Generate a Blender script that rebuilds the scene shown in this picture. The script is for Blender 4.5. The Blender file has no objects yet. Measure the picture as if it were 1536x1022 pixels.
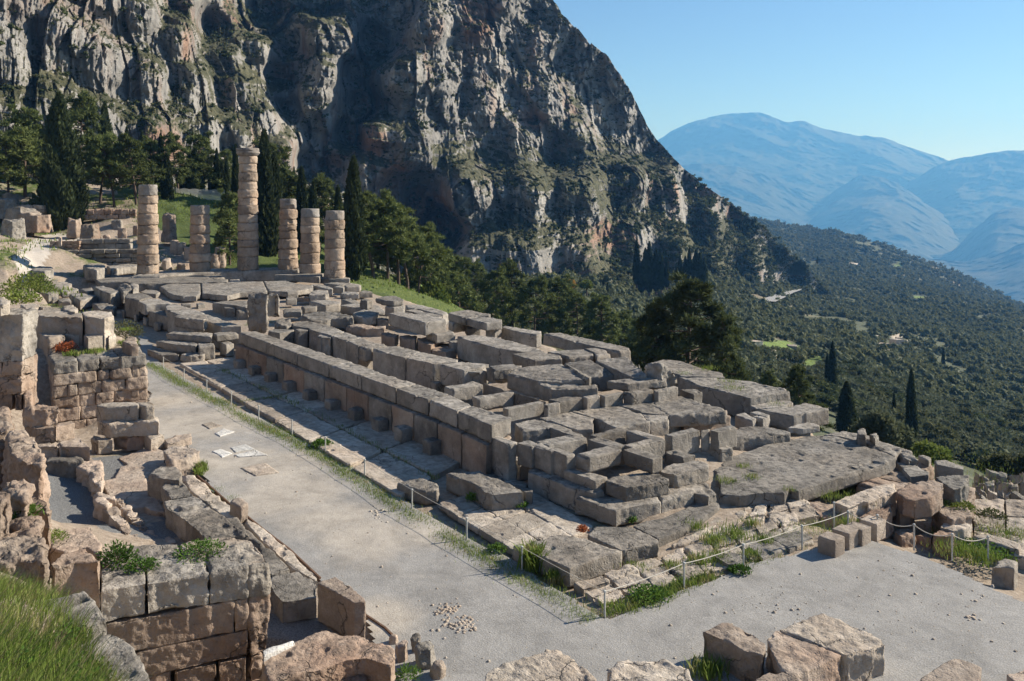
import bpy, math, random
import numpy as np
from mathutils import Vector, Matrix
random.seed(7)
S = bpy.context.scene
COL = S.collection
# ------------------------------------------------------------------ camera
HEYE = 9.0
C0 = (768.0, 290.0)
F = math.sqrt((768 + 230) * (2500 - 768.0))
_nx = math.hypot(998, F); _ny = math.hypot(1732, F)
XA = (-998 / _nx, F / _nx)
YA = (1732 / _ny, F / _ny)
RIGHT = Vector((XA[0], -YA[0], 0)); FWD = Vector((XA[1], -YA[1], 0))
cd = bpy.data.cameras.new('camera'); cam = bpy.data.objects.new('camera', cd); COL.objects.link(cam)
cam.matrix_world = Matrix(((RIGHT.x, 0, -FWD.x, 0), (RIGHT.y, 0, -FWD.y, 0), (0, 1, 0, HEYE), (0, 0, 0, 1)))
cd.sensor_width = 36; cd.lens = F / 1536 * 36
cd.shift_y = -(511 - 290) / 1536
cd.clip_start = 0.1; cd.clip_end = 40000
S.camera = cam
# ------------------------------------------------------------------ light
SUN_EL = math.radians(31); SD = Vector((-0.30, -0.954, 0)).normalized()
SV = Vector((SD.x * math.cos(SUN_EL), SD.y * math.cos(SUN_EL), math.sin(SUN_EL)))
W = bpy.data.worlds.new('World'); S.world = W; W.use_nodes = True
nt = W.node_tree; nt.nodes.clear()
sky = nt.nodes.new('ShaderNodeTexSky'); sky.sky_type = 'NISHITA'; sky.sun_disc = False
sky.sun_elevation = SUN_EL; sky.sun_rotation = math.atan2(SD.x, SD.y)
sky.altitude = 550; sky.air_density = 0.8; sky.dust_density = 0.0; sky.ozone_density = 4.0
bg = nt.nodes.new('ShaderNodeBackground'); bg.inputs['Strength'].default_value = 0.072
wo = nt.nodes.new('ShaderNodeOutputWorld')
nt.links.new(sky.outputs[0], bg.inputs[0]); nt.links.new(bg.outputs[0], wo.inputs[0])
ld = bpy.data.lights.new('sun', 'SUN'); ld.energy = 5.0; ld.angle = math.radians(0.5); ld.color = (1.0, 0.975, 0.935)
sun = bpy.data.objects.new('sun', ld); COL.objects.link(sun); sun.rotation_euler = (-SV).to_track_quat('-Z', 'Y').to_euler()
S.view_settings.view_transform = 'Standard'; S.view_settings.look = 'None'
S.view_settings.exposure = 0.9; S.view_settings.gamma = 1.0
S.cycles.max_bounces = 5; S.cycles.diffuse_bounces = 3; S.cycles.glossy_bounces = 1
S.cycles.transmission_bounces = 2; S.cycles.volume_bounces = 0; S.cycles.transparent_max_bounces = 4

# ------------------------------------------------------------------ helpers
def ray(px, py):
    a = np.asarray(px, float) - C0[0]; b = -(np.asarray(py, float) - C0[1])
    return a * XA[0] + F * XA[1], -(a * YA[0] + F * YA[1]), b
def at(px, py, z):                      # photo point -> world point on the level z
    x, y, w = ray(px, py); t = (z - HEYE) / w
    return (float(x * t), float(y * t), float(z))
def atd(px, py, d):                     # photo point -> world point at depth d
    x, y, w = ray(px, py); t = d / F
    return (float(x * t), float(y * t), float(HEYE + w * t))
KEYS = {'.': (0, 0, 1), 'A': (30, 370, 4.797), 'B': (320, 400, 4.797), 'C': (540, 430, 4.797), 'D': (740, 500, 4.797),
        'E': (1000, 540, 4.797), 'F': (700, 600, 4.797), 'G': (480, 600, 4.797), 'H': (760, 690, 4.797),
        'P': (0, 250, 3.992), 'T': (0, 600, 3.992), 'U': (0, 766, 3.992), 'V': (340, 766, 3.992), 'W': (700, 766, 3.992),
        'X': (1024, 766, 3.992), 'Y': (1152, 640, 3.992), 'Z': (200, 500, 3.992), 'a': (20, 330, 6.3875), 'b': (140, 400, 6.3875),
        'e': (360, 400, 6.3875), 'g': (560, 440, 6.3875), 'h': (0, 440, 6.3875), 'i': (0, 600, 6.3875), 'j': (0, 720, 6.3875),
        'k': (1296, 640, 6.3875), 'q': (660, 480, 2.987)}
def K(key, p):
    o = KEYS[key]; return (o[0] + p[0] / o[2], o[1] + p[1] / o[2])

def _hash(ix, iy, iz, seed):
    h = (ix.astype(np.int64) * 374761393 + iy.astype(np.int64) * 668265263 + iz.astype(np.int64) * 2147483647 + seed * 1274126177) & 0xFFFFFFFF
    h = ((h ^ (h >> 13)) * 1274126177) & 0xFFFFFFFF
    h = ((h ^ (h >> 16)) * 2246822519) & 0xFFFFFFFF
    return ((h ^ (h >> 15)) & 0xFFFFFF) / float(0xFFFFFF) * 2 - 1
def noise(p, freq=1.0, seed=0):
    q = np.asarray(p, float) * freq; i = np.floor(q); f = q - i; f = f * f * f * (f * (f * 6 - 15) + 10); i = i.astype(np.int64)
    r = 0
    for dx in (0, 1):
        wx = f[:, 0] if dx else 1 - f[:, 0]
        for dy in (0, 1):
            wy = f[:, 1] if dy else 1 - f[:, 1]
            for dz in (0, 1):
                wz = f[:, 2] if dz else 1 - f[:, 2]
                r = r + wx * wy * wz * _hash(i[:, 0] + dx, i[:, 1] + dy, i[:, 2] + dz, seed)
    return r
def fbm(p, freq, octv=4, seed=0, gain=0.5, ridged=False):
    s = 0; a = 1.0; t = 0
    for k in range(octv):
        n = noise(p, freq, seed + k * 17)
        if ridged: n = 1 - 2 * np.abs(n)
        s = s + a * n; t += a; a *= gain; freq *= 2.03
    return s / t

def mesh_np(name, v, f, smooth=False):
    v = np.asarray(v, np.float32); f = np.asarray(f, np.int32); n = f.shape[1]
    me = bpy.data.meshes.new(name)
    me.vertices.add(len(v)); me.vertices.foreach_set('co', v.ravel())
    me.loops.add(f.size); me.loops.foreach_set('vertex_index', f.ravel())
    me.polygons.add(len(f)); me.polygons.foreach_set('loop_start', np.arange(0, f.size, n, dtype=np.int32))
    me.polygons.foreach_set('loop_total', np.full(len(f), n, np.int32))
    if smooth: me.polygons.foreach_set('use_smooth', np.ones(len(f), bool))
    me.update(calc_edges=True)
    return me
def link(name, me, mat=None, parent=None):
    o = bpy.data.objects.new(name, me); COL.objects.link(o)
    if mat is not None and not me.materials: me.materials.append(mat)
    if parent is not None: o.parent = parent
    return o
def tag(o, label=None, cat=None, group=None, kind=None):
    if label: o['label'] = label
    if cat: o['category'] = cat
    if group: o['group'] = group
    if kind or cat: o['kind'] = kind or 'thing'
    return o
def empty(name, loc, label, cat, group=None):
    o = bpy.data.objects.new(name, None); COL.objects.link(o); o.location = loc; o.empty_display_size = .3
    return tag(o, label, cat, group)
def attr(me, name, arr):
    a = me.attributes.new(name, 'FLOAT', 'POINT'); a.data.foreach_set('value', np.asarray(arr, np.float32))
def inpoly(px, py, poly):
    px = np.asarray(px); py = np.asarray(py); r = np.zeros(px.shape, bool); n = len(poly); j = n - 1
    for i in range(n):
        xi, yi = poly[i][:2]; xj, yj = poly[j][:2]
        if yi != yj:
            c = ((yi > py) != (yj > py)) & (px < (xj - xi) * (py - yi) / (yj - yi) + xi); r ^= c
        j = i
    return r

# ------------------------------------------------------------------ materials
class NB:
    def __init__(s, name):
        s.m = bpy.data.materials.new(name); s.m.use_nodes = True; s.t = s.m.node_tree; s.t.nodes.clear()
        s.out = s.n('ShaderNodeOutputMaterial'); s.b = s.n('ShaderNodeBsdfPrincipled'); s.l(s.b.outputs[0], s.out.inputs[0])
        s.b.inputs['Specular IOR Level'].default_value = 0.25; s.b.inputs['Roughness'].default_value = 0.9
        s.geo = s.n('ShaderNodeNewGeometry'); s.pos = s.geo.outputs['Position']
    def n(s, t): return s.t.nodes.new(t)
    def l(s, a, b): s.t.links.new(a, b)
    def noise(s, scale, detail=6, rough=.6, vec=None, stretch=None, dist=0):
        v = vec or s.pos
        if stretch:
            mp = s.n('ShaderNodeMapping'); s.l(v, mp.inputs[0]); mp.inputs['Scale'].default_value = stretch; v = mp.outputs[0]
        t = s.n('ShaderNodeTexNoise'); s.l(v, t.inputs['Vector']); t.inputs['Scale'].default_value = scale
        t.inputs['Detail'].default_value = detail; t.inputs['Roughness'].default_value = rough; t.inputs['Distortion'].default_value = dist
        return t.outputs[0]
    def vor(s, scale, feat='F1', vec=None, stretch=None):
        v = vec or s.pos
        if stretch:
            mp = s.n('ShaderNodeMapping'); s.l(v, mp.inputs[0]); mp.inputs['Scale'].default_value = stretch; v = mp.outputs[0]
        t = s.n('ShaderNodeTexVoronoi'); t.feature = feat; s.l(v, t.inputs['Vector']); t.inputs['Scale'].default_value = scale
        return t.outputs[0]
    def ramp(s, f, stops):
        r = s.n('ShaderNodeValToRGB'); s.l(f, r.inputs[0]); e = r.color_ramp.elements
        while len(e) < len(stops): e.new(0.5)
        for q, (p, c) in zip(e, stops):
            q.position = p; q.color = (c, c, c, 1) if isinstance(c, (int, float)) else (*c, 1)
        return r.outputs[0]
    def math(s, op, a, b=None, c=None):
        m = s.n('ShaderNodeMath'); m.operation = op
        for k, q in enumerate((a, b, c)):
            if q is None: continue
            if isinstance(q, (int, float)): m.inputs[k].default_value = q
            else: s.l(q, m.inputs[k])
        return m.outputs[0]
    def mix(s, f, a, b, mode='MIX'):
        m = s.n('ShaderNodeMix'); m.data_type = 'RGBA'; m.blend_type = mode
        for q, i in ((f, 0), (a, 6), (b, 7)):
            if isinstance(q, (int, float)): m.inputs[i].default_value = q
            elif isinstance(q, tuple): m.inputs[i].default_value = (*q, 1)
            else: s.l(q, m.inputs[i])
        return m.outputs[2]
    def bump(s, h, strength=.5, dist=.05, prev=None):
        b = s.n('ShaderNodeBump'); s.l(h, b.inputs['Height']); b.inputs['Strength'].default_value = strength; b.inputs['Distance'].default_value = dist
        if prev is not None: s.l(prev, b.inputs['Normal'])
        return b.outputs[0]
    def attr(s, name):
        a = s.n('ShaderNodeAttribute'); a.attribute_name = name; return a.outputs['Fac']
    def rnd(s):
        o = s.n('ShaderNodeObjectInfo'); return o.outputs['Random']
    def nz(s):
        x = s.n('ShaderNodeSeparateXYZ'); s.l(s.geo.outputs['Normal'], x.inputs[0]); return x.outputs[2]
    def done(s, col, nor=None):
        if isinstance(col, tuple): s.b.inputs['Base Color'].default_value = (*col, 1)
        else: s.l(col, s.b.inputs['Base Color'])
        if nor is not None: s.l(nor, s.b.inputs['Normal'])
        return s.m

def stone_mat(name, light, mid, dark, warm, warmth=.4, pits=.5, lich=.5):
    k = NB(name)
    n1 = k.noise(.9, 8, .62); n2 = k.noise(5.5, 8, .7); n3 = k.noise(.35, 4, .5); n4 = k.noise(22, 4, .65)
    c = k.ramp(n1, [(.30, dark), (.46, mid), (.62, light)])
    w = k.ramp(n3, [(.42, 0.0), (.66, 1.0)])
    c = k.mix(k.math('MULTIPLY', w, warmth), c, warm)
    # lichen and weathering crust, mostly on the upper faces
    up = k.ramp(k.nz(), [(.2, .25), (.85, 1.0)])
    li = k.math('MULTIPLY', k.ramp(n2, [(.47, 0.0), (.60, 1.0)]), up)
    c = k.mix(k.math('MULTIPLY', li, lich), c, tuple(q * .5 for q in dark))
    soot = k.math('MULTIPLY', k.ramp(k.noise(1.7, 7, .66, dist=.6), [(.50, 0.0), (.62, 1.0)]), up)
    c = k.mix(k.math('MULTIPLY', soot, lich * .75), c, tuple(q * .8 for q in dark))
    pale = k.ramp(k.noise(3.1, 7, .7), [(.56, 0.0), (.70, 1.0)])
    c = k.mix(k.math('MULTIPLY', pale, .45), c, tuple(min(1, q * 1.28) for q in light))
    mp = k.n('ShaderNodeVectorMath'); mp.operation = 'ADD'; k.l(k.pos, mp.inputs[0])
    wv = k.n('ShaderNodeVectorMath'); wv.operation = 'SCALE'; wn = k.n('ShaderNodeTexNoise'); wn.inputs['Scale'].default_value = 2.2; wn.inputs['Detail'].default_value = 4; k.l(k.pos, wn.inputs['Vector']); k.l(wn.outputs[1], wv.inputs[0]); wv.inputs['Scale'].default_value = .8; k.l(wv.outputs[0], mp.inputs[1])
    crk = k.math('MULTIPLY', k.ramp(k.vor(.62, 'DISTANCE_TO_EDGE', mp.outputs[0]), [(.0, 1.0), (.016, 0.0)]), k.ramp(k.noise(.6, 3, .5), [(.48, 0.0), (.56, 1.0)]))
    c = k.mix(k.math('MULTIPLY', crk, .75), c, (.05, .043, .037))
    r = k.ramp(k.rnd(), [(0, .70), (1, 1.16)])
    c = k.mix(1.0, c, r, 'MULTIPLY')
    c = k.mix(.4, c, k.ramp(n4, [(.3, .62), (.7, 1.25)]), 'MULTIPLY')
    pit = k.ramp(k.vor(9), [(.0, 0.0), (.25, 1.0)])
    b = k.bump(n2, .8, .05); b = k.bump(n4, .8, .018, b); b = k.bump(pit, pits, .02, b); b = k.bump(k.math('SUBTRACT', 1.0, crk), .8, .03, b)
    return k.done(c, b)
M = {}
M['grey'] = stone_mat('grey limestone', (.385, .35, .305), (.27, .244, .212), (.14, .128, .113), (.32, .255, .19), .4, .9, .7)
M['brown'] = stone_mat('brown conglomerate', (.41, .335, .27), (.31, .24, .185), (.18, .14, .112), (.38, .235, .16), .7, .9, .55)
M['pink'] = stone_mat('pinkish worn stone', (.50, .42, .345), (.41, .335, .27), (.27, .22, .18), (.44, .30, .22), .5, .7, .4)
M['pale'] = stone_mat('pale bleached stone', (.54, .475, .40), (.44, .38, .31), (.29, .245, .20), (.45, .335, .25), .45, .9, .5)
M['drum'] = stone_mat('ochre column stone', (.47, .375, .29), (.375, .285, .212), (.22, .17, .13), (.42, .275, .18), .55, .8, .55)
M['drumgrey'] = stone_mat('weathered column stone', (.36, .33, .30), (.29, .265, .24), (.19, .175, .16), (.36, .27, .20), .4, .5)
M['marble'] = stone_mat('white marble', (.72, .70, .66), (.62, .60, .56), (.5, .47, .43), (.6, .52, .44), .2, .2, .1)

def leaf_mat(name, a, b, c=None):
    k = NB(name); n = k.noise(.55, 3, .6); n2 = k.noise(3.0, 2, .5)
    col = k.ramp(n, [(.35, a), (.65, b)])
    if c: col = k.mix(k.ramp(n2, [(.55, 0.0), (.7, 1.0)]), col, c)
    col = k.mix(1.0, col, k.ramp(k.rnd(), [(0, .75), (1, 1.25)]), 'MULTIPLY')
    tr = k.n('ShaderNodeBsdfTranslucent'); k.l(col, tr.inputs[0]); mx = k.n('ShaderNodeMixShader'); mx.inputs[0].default_value = .3
    k.l(k.b.outputs[0], mx.inputs[1]); k.l(tr.outputs[0], mx.inputs[2]); k.l(mx.outputs[0], k.out.inputs[0])
    k.b.inputs['Specular IOR Level'].default_value = .15
    return k.done(col)
M['cyp'] = leaf_mat('cypress foliage', (.036, .048, .020), (.060, .076, .032))
M['pine'] = leaf_mat('pine needles', (.085, .106, .034), (.128, .150, .050))
M['pinedark'] = leaf_mat('dark evergreen leaves', (.046, .060, .022), (.084, .100, .036))
M['olive'] = leaf_mat('olive leaves', (.085, .098, .054), (.125, .138, .076))
M['shrub'] = leaf_mat('shrub leaves', (.070, .078, .034), (.115, .120, .055))
M['lime'] = leaf_mat('yellow green leaves', (.10, .14, .03), (.19, .22, .05))
M['autumn'] = leaf_mat('autumn leaves', (.30, .17, .04), (.42, .26, .06))
M['grass'] = leaf_mat('grass blades', (.115, .165, .028), (.185, .24, .055), (.30, .26, .12))
M['dry'] = leaf_mat('dry twigs', (.34, .27, .16), (.25, .19, .11))
M['weed'] = leaf_mat('weed leaves', (.06, .12, .02), (.11, .19, .035))
M['red'] = leaf_mat('red dry plant', (.42, .13, .05), (.32, .09, .04))
def bark_mat():
    k = NB('bark'); n = k.noise(9, 5, .6, stretch=(1, 1, .2)); return k.done(k.ramp(n, [(.3, (.05, .036, .027)), (.7, (.15, .105, .08))]), k.bump(n, .8, .03))
M['bark'] = bark_mat()
def metal_mat():
    k = NB('painted post'); k.b.inputs['Roughness'].default_value = .5; n = k.noise(30, 4, .6)
    return k.done(k.ramp(n, [(.35, (.36, .36, .33)), (.6, (.52, .52, .49))]))
M['post'] = metal_mat()
k = NB('rope fibre'); M['rope'] = k.done(k.ramp(k.noise(60, 3, .6), [(.3, (.42, .38, .32)), (.7, (.62, .58, .5))]))
k = NB('rusty edging'); M['rust'] = k.done(k.ramp(k.noise(12, 5, .6), [(.3, (.06, .04, .03)), (.7, (.18, .10, .06))]))

def gravel_mat():
    k = NB('gravel'); big = k.noise(.16, 6, .62, dist=.4); mid = k.noise(.8, 6, .6); fine = k.noise(34, 4, .75); peb = k.vor(26)
    grey = k.ramp(fine, [(.28, (.165, .157, .147)), (.5, (.27, .258, .242)), (.72, (.40, .383, .36))])
    beige = k.ramp(fine, [(.28, (.265, .235, .2)), (.5, (.375, .335, .285)), (.72, (.50, .455, .40))])
    sel = k.math('ADD', k.math('MULTIPLY', big, .75), k.math('MULTIPLY', mid, .35))
    sel = k.math('ADD', sel, k.math('MULTIPLY', k.math('SUBTRACT', k.attr('beige'), .5), .42))
    c = k.mix(k.ramp(sel, [(.50, 0.0), (.72, 1.0)]), grey, beige)
    sp = k.ramp(k.vor(13), [(.05, 1.0), (.11, 0.0)])
    c = k.mix(k.math('MULTIPLY', sp, .5), c, (.62, .56, .49))
    c = k.mix(.5, c, k.ramp(k.noise(2.2, 6, .7), [(.3, .72), (.7, 1.2)]), 'MULTIPLY')
    c = k.mix(.8, c, k.ramp(k.noise(.55, 8, .68, dist=.8), [(.34, .74), (.5, 1.0), (.66, 1.16)]), 'MULTIPLY')
    b = k.bump(fine, .5, .02); b = k.bump(peb, .35, .012, b); b = k.bump(mid, .5, .10, b)
    return k.done(c, b)
M['gravel'] = gravel_mat()
def ground_mat():
    k = NB('earth and turf'); n = k.noise(.35, 7, .65); f = k.noise(5, 6, .7); fine = k.noise(30, 3, .7)
    earth = k.ramp(f, [(.3, (.20, .155, .115)), (.5, (.31, .25, .195)), (.7, (.42, .35, .28))])
    grass = k.ramp(f, [(.3, (.045, .065, .015)), (.55, (.085, .115, .03)), (.75, (.19, .185, .075))])
    gm = k.math('ADD', k.math('MULTIPLY', k.attr('grass'), .62), k.math('MULTIPLY', k.math('SUBTRACT', n, .5), 1.1))
    c = k.mix(k.ramp(gm, [(.28, 0.0), (.44, 1.0)]), earth, grass)
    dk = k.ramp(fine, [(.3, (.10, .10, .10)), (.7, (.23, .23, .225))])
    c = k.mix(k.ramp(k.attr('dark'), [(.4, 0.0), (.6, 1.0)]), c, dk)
    c = k.mix(k.ramp(k.attr('pale'), [(.3, 0.0), (.7, 1.0)]), c, k.ramp(f, [(.3, (.42, .37, .32)), (.7, (.56, .51, .45))]))
    c = k.mix(.4, c, k.ramp(fine, [(.3, .65), (.7, 1.25)]), 'MULTIPLY')
    return k.done(c, k.bump(fine, .8, .03, k.bump(f, .6, .1)))
M['ground'] = ground_mat()
def cliff_mat():
    k = NB('cliff rock'); n = k.noise(.05, 8, .65, stretch=(1, 1, .35)); s = k.noise(.16, 7, .7, stretch=(1, 1, .16)); f = k.noise(.55, 7, .75)
    c = k.ramp(n, [(.32, (.20, .19, .178)), (.5, (.315, .298, .276)), (.68, (.43, .405, .365))])
    c = k.mix(.6, c, k.ramp(s, [(.32, .5), (.66, 1.32)]), 'MULTIPLY')
    o = k.math('ADD', k.math('MULTIPLY', k.attr('orange'), .34), k.noise(.03, 6, .6, stretch=(1, 1, .4)))
    c = k.mix(k.math('MULTIPLY', k.ramp(o, [(.53, 0.0), (.68, 1.0)]), .85), c, k.ramp(s, [(.35, (.21, .12, .08)), (.65, (.42, .25, .165))]))
    c = k.mix(.55, c, k.ramp(f, [(.3, .55), (.7, 1.35)]), 'MULTIPLY')
    veg = k.math('ADD', k.math('MULTIPLY', k.nz(), .42), k.math('MULTIPLY', k.noise(.07, 6, .68), .9))
    veg = k.math('ADD', veg, k.math('MULTIPLY', k.attr('scrub'), .36))
    vc = k.ramp(k.noise(.35, 5, .65), [(.34, (.042, .046, .022)), (.55, (.092, .090, .048)), (.72, (.19, .172, .11))])
    c = k.mix(k.ramp(veg, [(.66, 0.0), (.80, 1.0)]), c, vc)
    return k.done(c, k.bump(f, .9, 1.2, k.bump(s, .8, 2.5)))
M['cliff'] = cliff_mat()
def hill_mat():
    k = NB('hillside scrub'); n = k.noise(.03, 7, .6); f = k.noise(.16, 6, .7); g = k.noise(.8, 5, .7)
    soil = k.ramp(f, [(.3, (.12, .10, .065)), (.7, (.25, .21, .145))])
    veg = k.ramp(f, [(.3, (.042, .052, .026)), (.55, (.075, .085, .042)), (.75, (.13, .13, .065))])
    c = k.mix(k.ramp(k.math('ADD', n, k.math('MULTIPLY', k.attr('bare'), .3)), [(.54, 0.0), (.70, 1.0)]), veg, soil)
    gr = k.ramp(g, [(.3, (.08, .13, .022)), (.7, (.17, .225, .05))])
    c = k.mix(k.ramp(k.math('ADD', k.attr('green'), k.math('MULTIPLY', k.math('SUBTRACT', f, .5), 1.2)), [(.45, 0.0), (.6, 1.0)]), c, gr)
    c = k.mix(k.ramp(k.attr('pale'), [(.4, 0.0), (.6, 1.0)]), c, (.47, .40, .32))
    c = k.mix(.5, c, k.ramp(g, [(.3, .6), (.7, 1.3)]), 'MULTIPLY')
    return k.done(c, k.bump(g, .7, .5, k.bump(f, .6, 1.5)))
M['hill'] = hill_mat()
def mount_mat():
    k = NB('far mountain scrub'); n = k.noise(.0022, 9, .66); f = k.noise(.012, 7, .7)
    c = k.ramp(n, [(.35, (.020, .028, .018)), (.54, (.034, .040, .026)), (.74, (.060, .058, .044))])
    c = k.mix(.6, c, k.ramp(f, [(.3, .6), (.7, 1.35)]), 'MULTIPLY')
    return k.done(c, k.bump(f, .5, 10))
M['mount'] = mount_mat()
k = NB('asphalt'); M['road'] = k.done(k.ramp(k.noise(3, 5, .6), [(.3, (.22, .215, .21)), (.7, (.33, .32, .31))]))
# ------------------------------------------------------------------ terrain
def rbf(P, v, smooth=1e-6):
    P = np.asarray(P, float); n = len(P); d = np.sqrt(((P[:, None] - P[None]) ** 2).sum(-1) + .01)
    A = np.zeros((n + 3, n + 3)); A[:n, :n] = d + np.eye(n) * smooth; A[:n, n] = 1; A[:n, n + 1:] = P; A[n, :n] = 1; A[n + 1:, :n] = P.T
    w = np.linalg.solve(A, np.r_[np.asarray(v, float), 0, 0, 0])
    def f(x, y):
        Q = np.stack([np.ravel(x), np.ravel(y)], 1); out = np.empty(len(Q))
        for i in range(0, len(Q), 40000):
            q = Q[i:i + 40000]; dd = np.sqrt(((q[:, None] - P[None]) ** 2).sum(-1) + .01)
            out[i:i + 40000] = dd @ w[:n] + w[n] + q @ w[n + 1:]
        return out.reshape(np.shape(x))
    return f
PATH_PX = [(206, 500), (222, 506), (246, 548), (310, 585), (388, 628), (488, 677), (618, 760), (783, 850), (905, 930), (1026, 884), (1115, 850),
           (1203, 826), (1300, 806), (1420, 852), (1540, 905), (1760, 1010), (1700, 1250), (600, 1250), (566, 990), (531, 910), (452, 850), (334, 752), (281, 692), (234, 655), (222, 600)]
PATH_W = [at(x, y, 0)[:2] for x, y in PATH_PX]
G = []
for x, y, z in [(907, 928, -.03), (245, 553, -.03), (1536, 930, -.03), (1280, 830, -.03), (547, 717, -.03), (700, 1000, -.03), (1100, 1000, -.03), (388, 631, -.03),
                (230, 640, -.03), (380, 760, -.03), (470, 900, -.03), (300, 700, -.03), (850, 800, -.05), (750, 740, -.05), (1000, 820, -.05), (1150, 790, -.05), (560, 660, -.05), (330, 540, -.05),
                (850, 690, .8), (930, 682, .8), (1000, 662, .85), (905, 745, .3), (1000, 718, .3), (780, 690, .5), (700, 560, .4), (560, 520, .4), (430, 480, .5), (800, 600, .35), (1100, 660, .2), (1000, 570, .3), (760, 510, .3), (330, 440, .5), (500, 450, .5),
                (130, 720, 0), (90, 790, 0), (200, 730, 0), (280, 790, 0), (170, 690, .05), (420, 960, 0), (250, 690, 0), (60, 740, .2),
                (150, 645, .0), (205, 640, .0), (120, 640, -.1), (150, 650, -.1), (100, 650, .0), (60, 655, .2), (55, 600, 1.0), (45, 540, 1.4), (120, 531, 2.4), (190, 529, 2.4), (150, 497, 3.0), (120, 470, 3.1), (20, 560, 2.0), (0, 760, 1.6),
                (30, 470, 3.2), (100, 916, 4.05), (160, 990, 4.1), (30, 930, 4.6), (0, 900, 4.5), (0, 1000, 5.3), (60, 1000, 4.8), (300, 1000, 0), (250, 1010, .3), (330, 1018, 0), (420, 1000, 0), (195, 960, 1.0), (0, 850, 3.2),
                (60, 440, 1.1), (120, 425, 1.0), (200, 412, 1.0), (50, 405, 2.0), (90, 375, 3.4), (60, 350, 4.2), (130, 350, 4.3), (0, 420, 2.6), (20, 380, 3.6),
                (1340, 770, -1.1), (1420, 800, -1.1), (1480, 770, -1.5), (1536, 800, -1.2), (1450, 730, -1.6), (1420, 850, -1.0), (1500, 890, -.9), (1540, 740, -1.8), (1400, 700, -1.5), (1536, 690, -2.5),
                (1290, 690, -.1), (1200, 640, -.1), (1300, 650, -1.2), (1250, 620, -2.2), (1100, 560, -2.0), (960, 515, -2.5), (820, 485, -3.0), (700, 455, -2.6), (590, 425, -1.0), (1350, 660, -2.5)]:
    a = at(x, y, z); G.append((a[0], a[1], z))
for x, y, d in [(100, 345, 105), (150, 340, 104), (200, 350, 103), (280, 380, 96), (330, 400, 95), (400, 400, 96), (450, 402, 97), (540, 420, 94), (20, 330, 105), (60, 300, 112), (150, 320, 110), (200, 310, 112),
                (300, 300, 120), (300, 340, 108), (360, 330, 112), (420, 350, 115), (500, 380, 115), (20, 260, 125), (100, 270, 130), (200, 285, 128), (300, 288, 132), (400, 300, 135), (-60, 250, 125),
                (-100, 330, 95), (-120, 420, 70), (-150, 550, 45), (600, 432, 97), (640, 460, 102), (580, 410, 108), (650, 440, 120), (260, 1100, 9), (400, 1150, 8), (600, 1180, 8), (225, 1060, 8.5), (800, 1200, 8), (1000, 1200, 9)]:
    G.append(atd(x, y, d))
G += [(0, 0, 7.4), (-6, 2, 7.6), (4, 3, 7.2), (10, 6, 6.2), (20, 8, 5.5), (35, 8, 5.0), (50, 6, 5), (-8, -12, 3), (3, -9, 1.5), (-6, -25, 0), (-3, -40, -2.5), (20, -60, -9), (50, -65, -12), (80, -75, -14), (110, -75, -12), (140, -60, -4), (150, 0, 16), (150, 40, 30), (60, 40, 22), (100, 45, 30)]
G = np.array(G); gz = rbf(G[:, :2], G[:, 2])
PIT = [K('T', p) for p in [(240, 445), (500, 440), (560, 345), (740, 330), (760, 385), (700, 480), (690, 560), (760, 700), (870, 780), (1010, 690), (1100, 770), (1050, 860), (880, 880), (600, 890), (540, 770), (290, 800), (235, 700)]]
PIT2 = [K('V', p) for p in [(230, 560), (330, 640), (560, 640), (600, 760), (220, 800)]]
TERR = [at(x, y, z)[:2] for x, y, z in [(95, 890, 3.8), (118, 925, 4.0), (140, 985, 4.1), (165, 1060, 4.2)]] + [(1.2, -1.6), (0, -6), (-12, -10), (-12, 8), (28, 8)] + [at(-100, 850, 3.5)[:2], at(60, 862, 3.6)[:2]]
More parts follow.
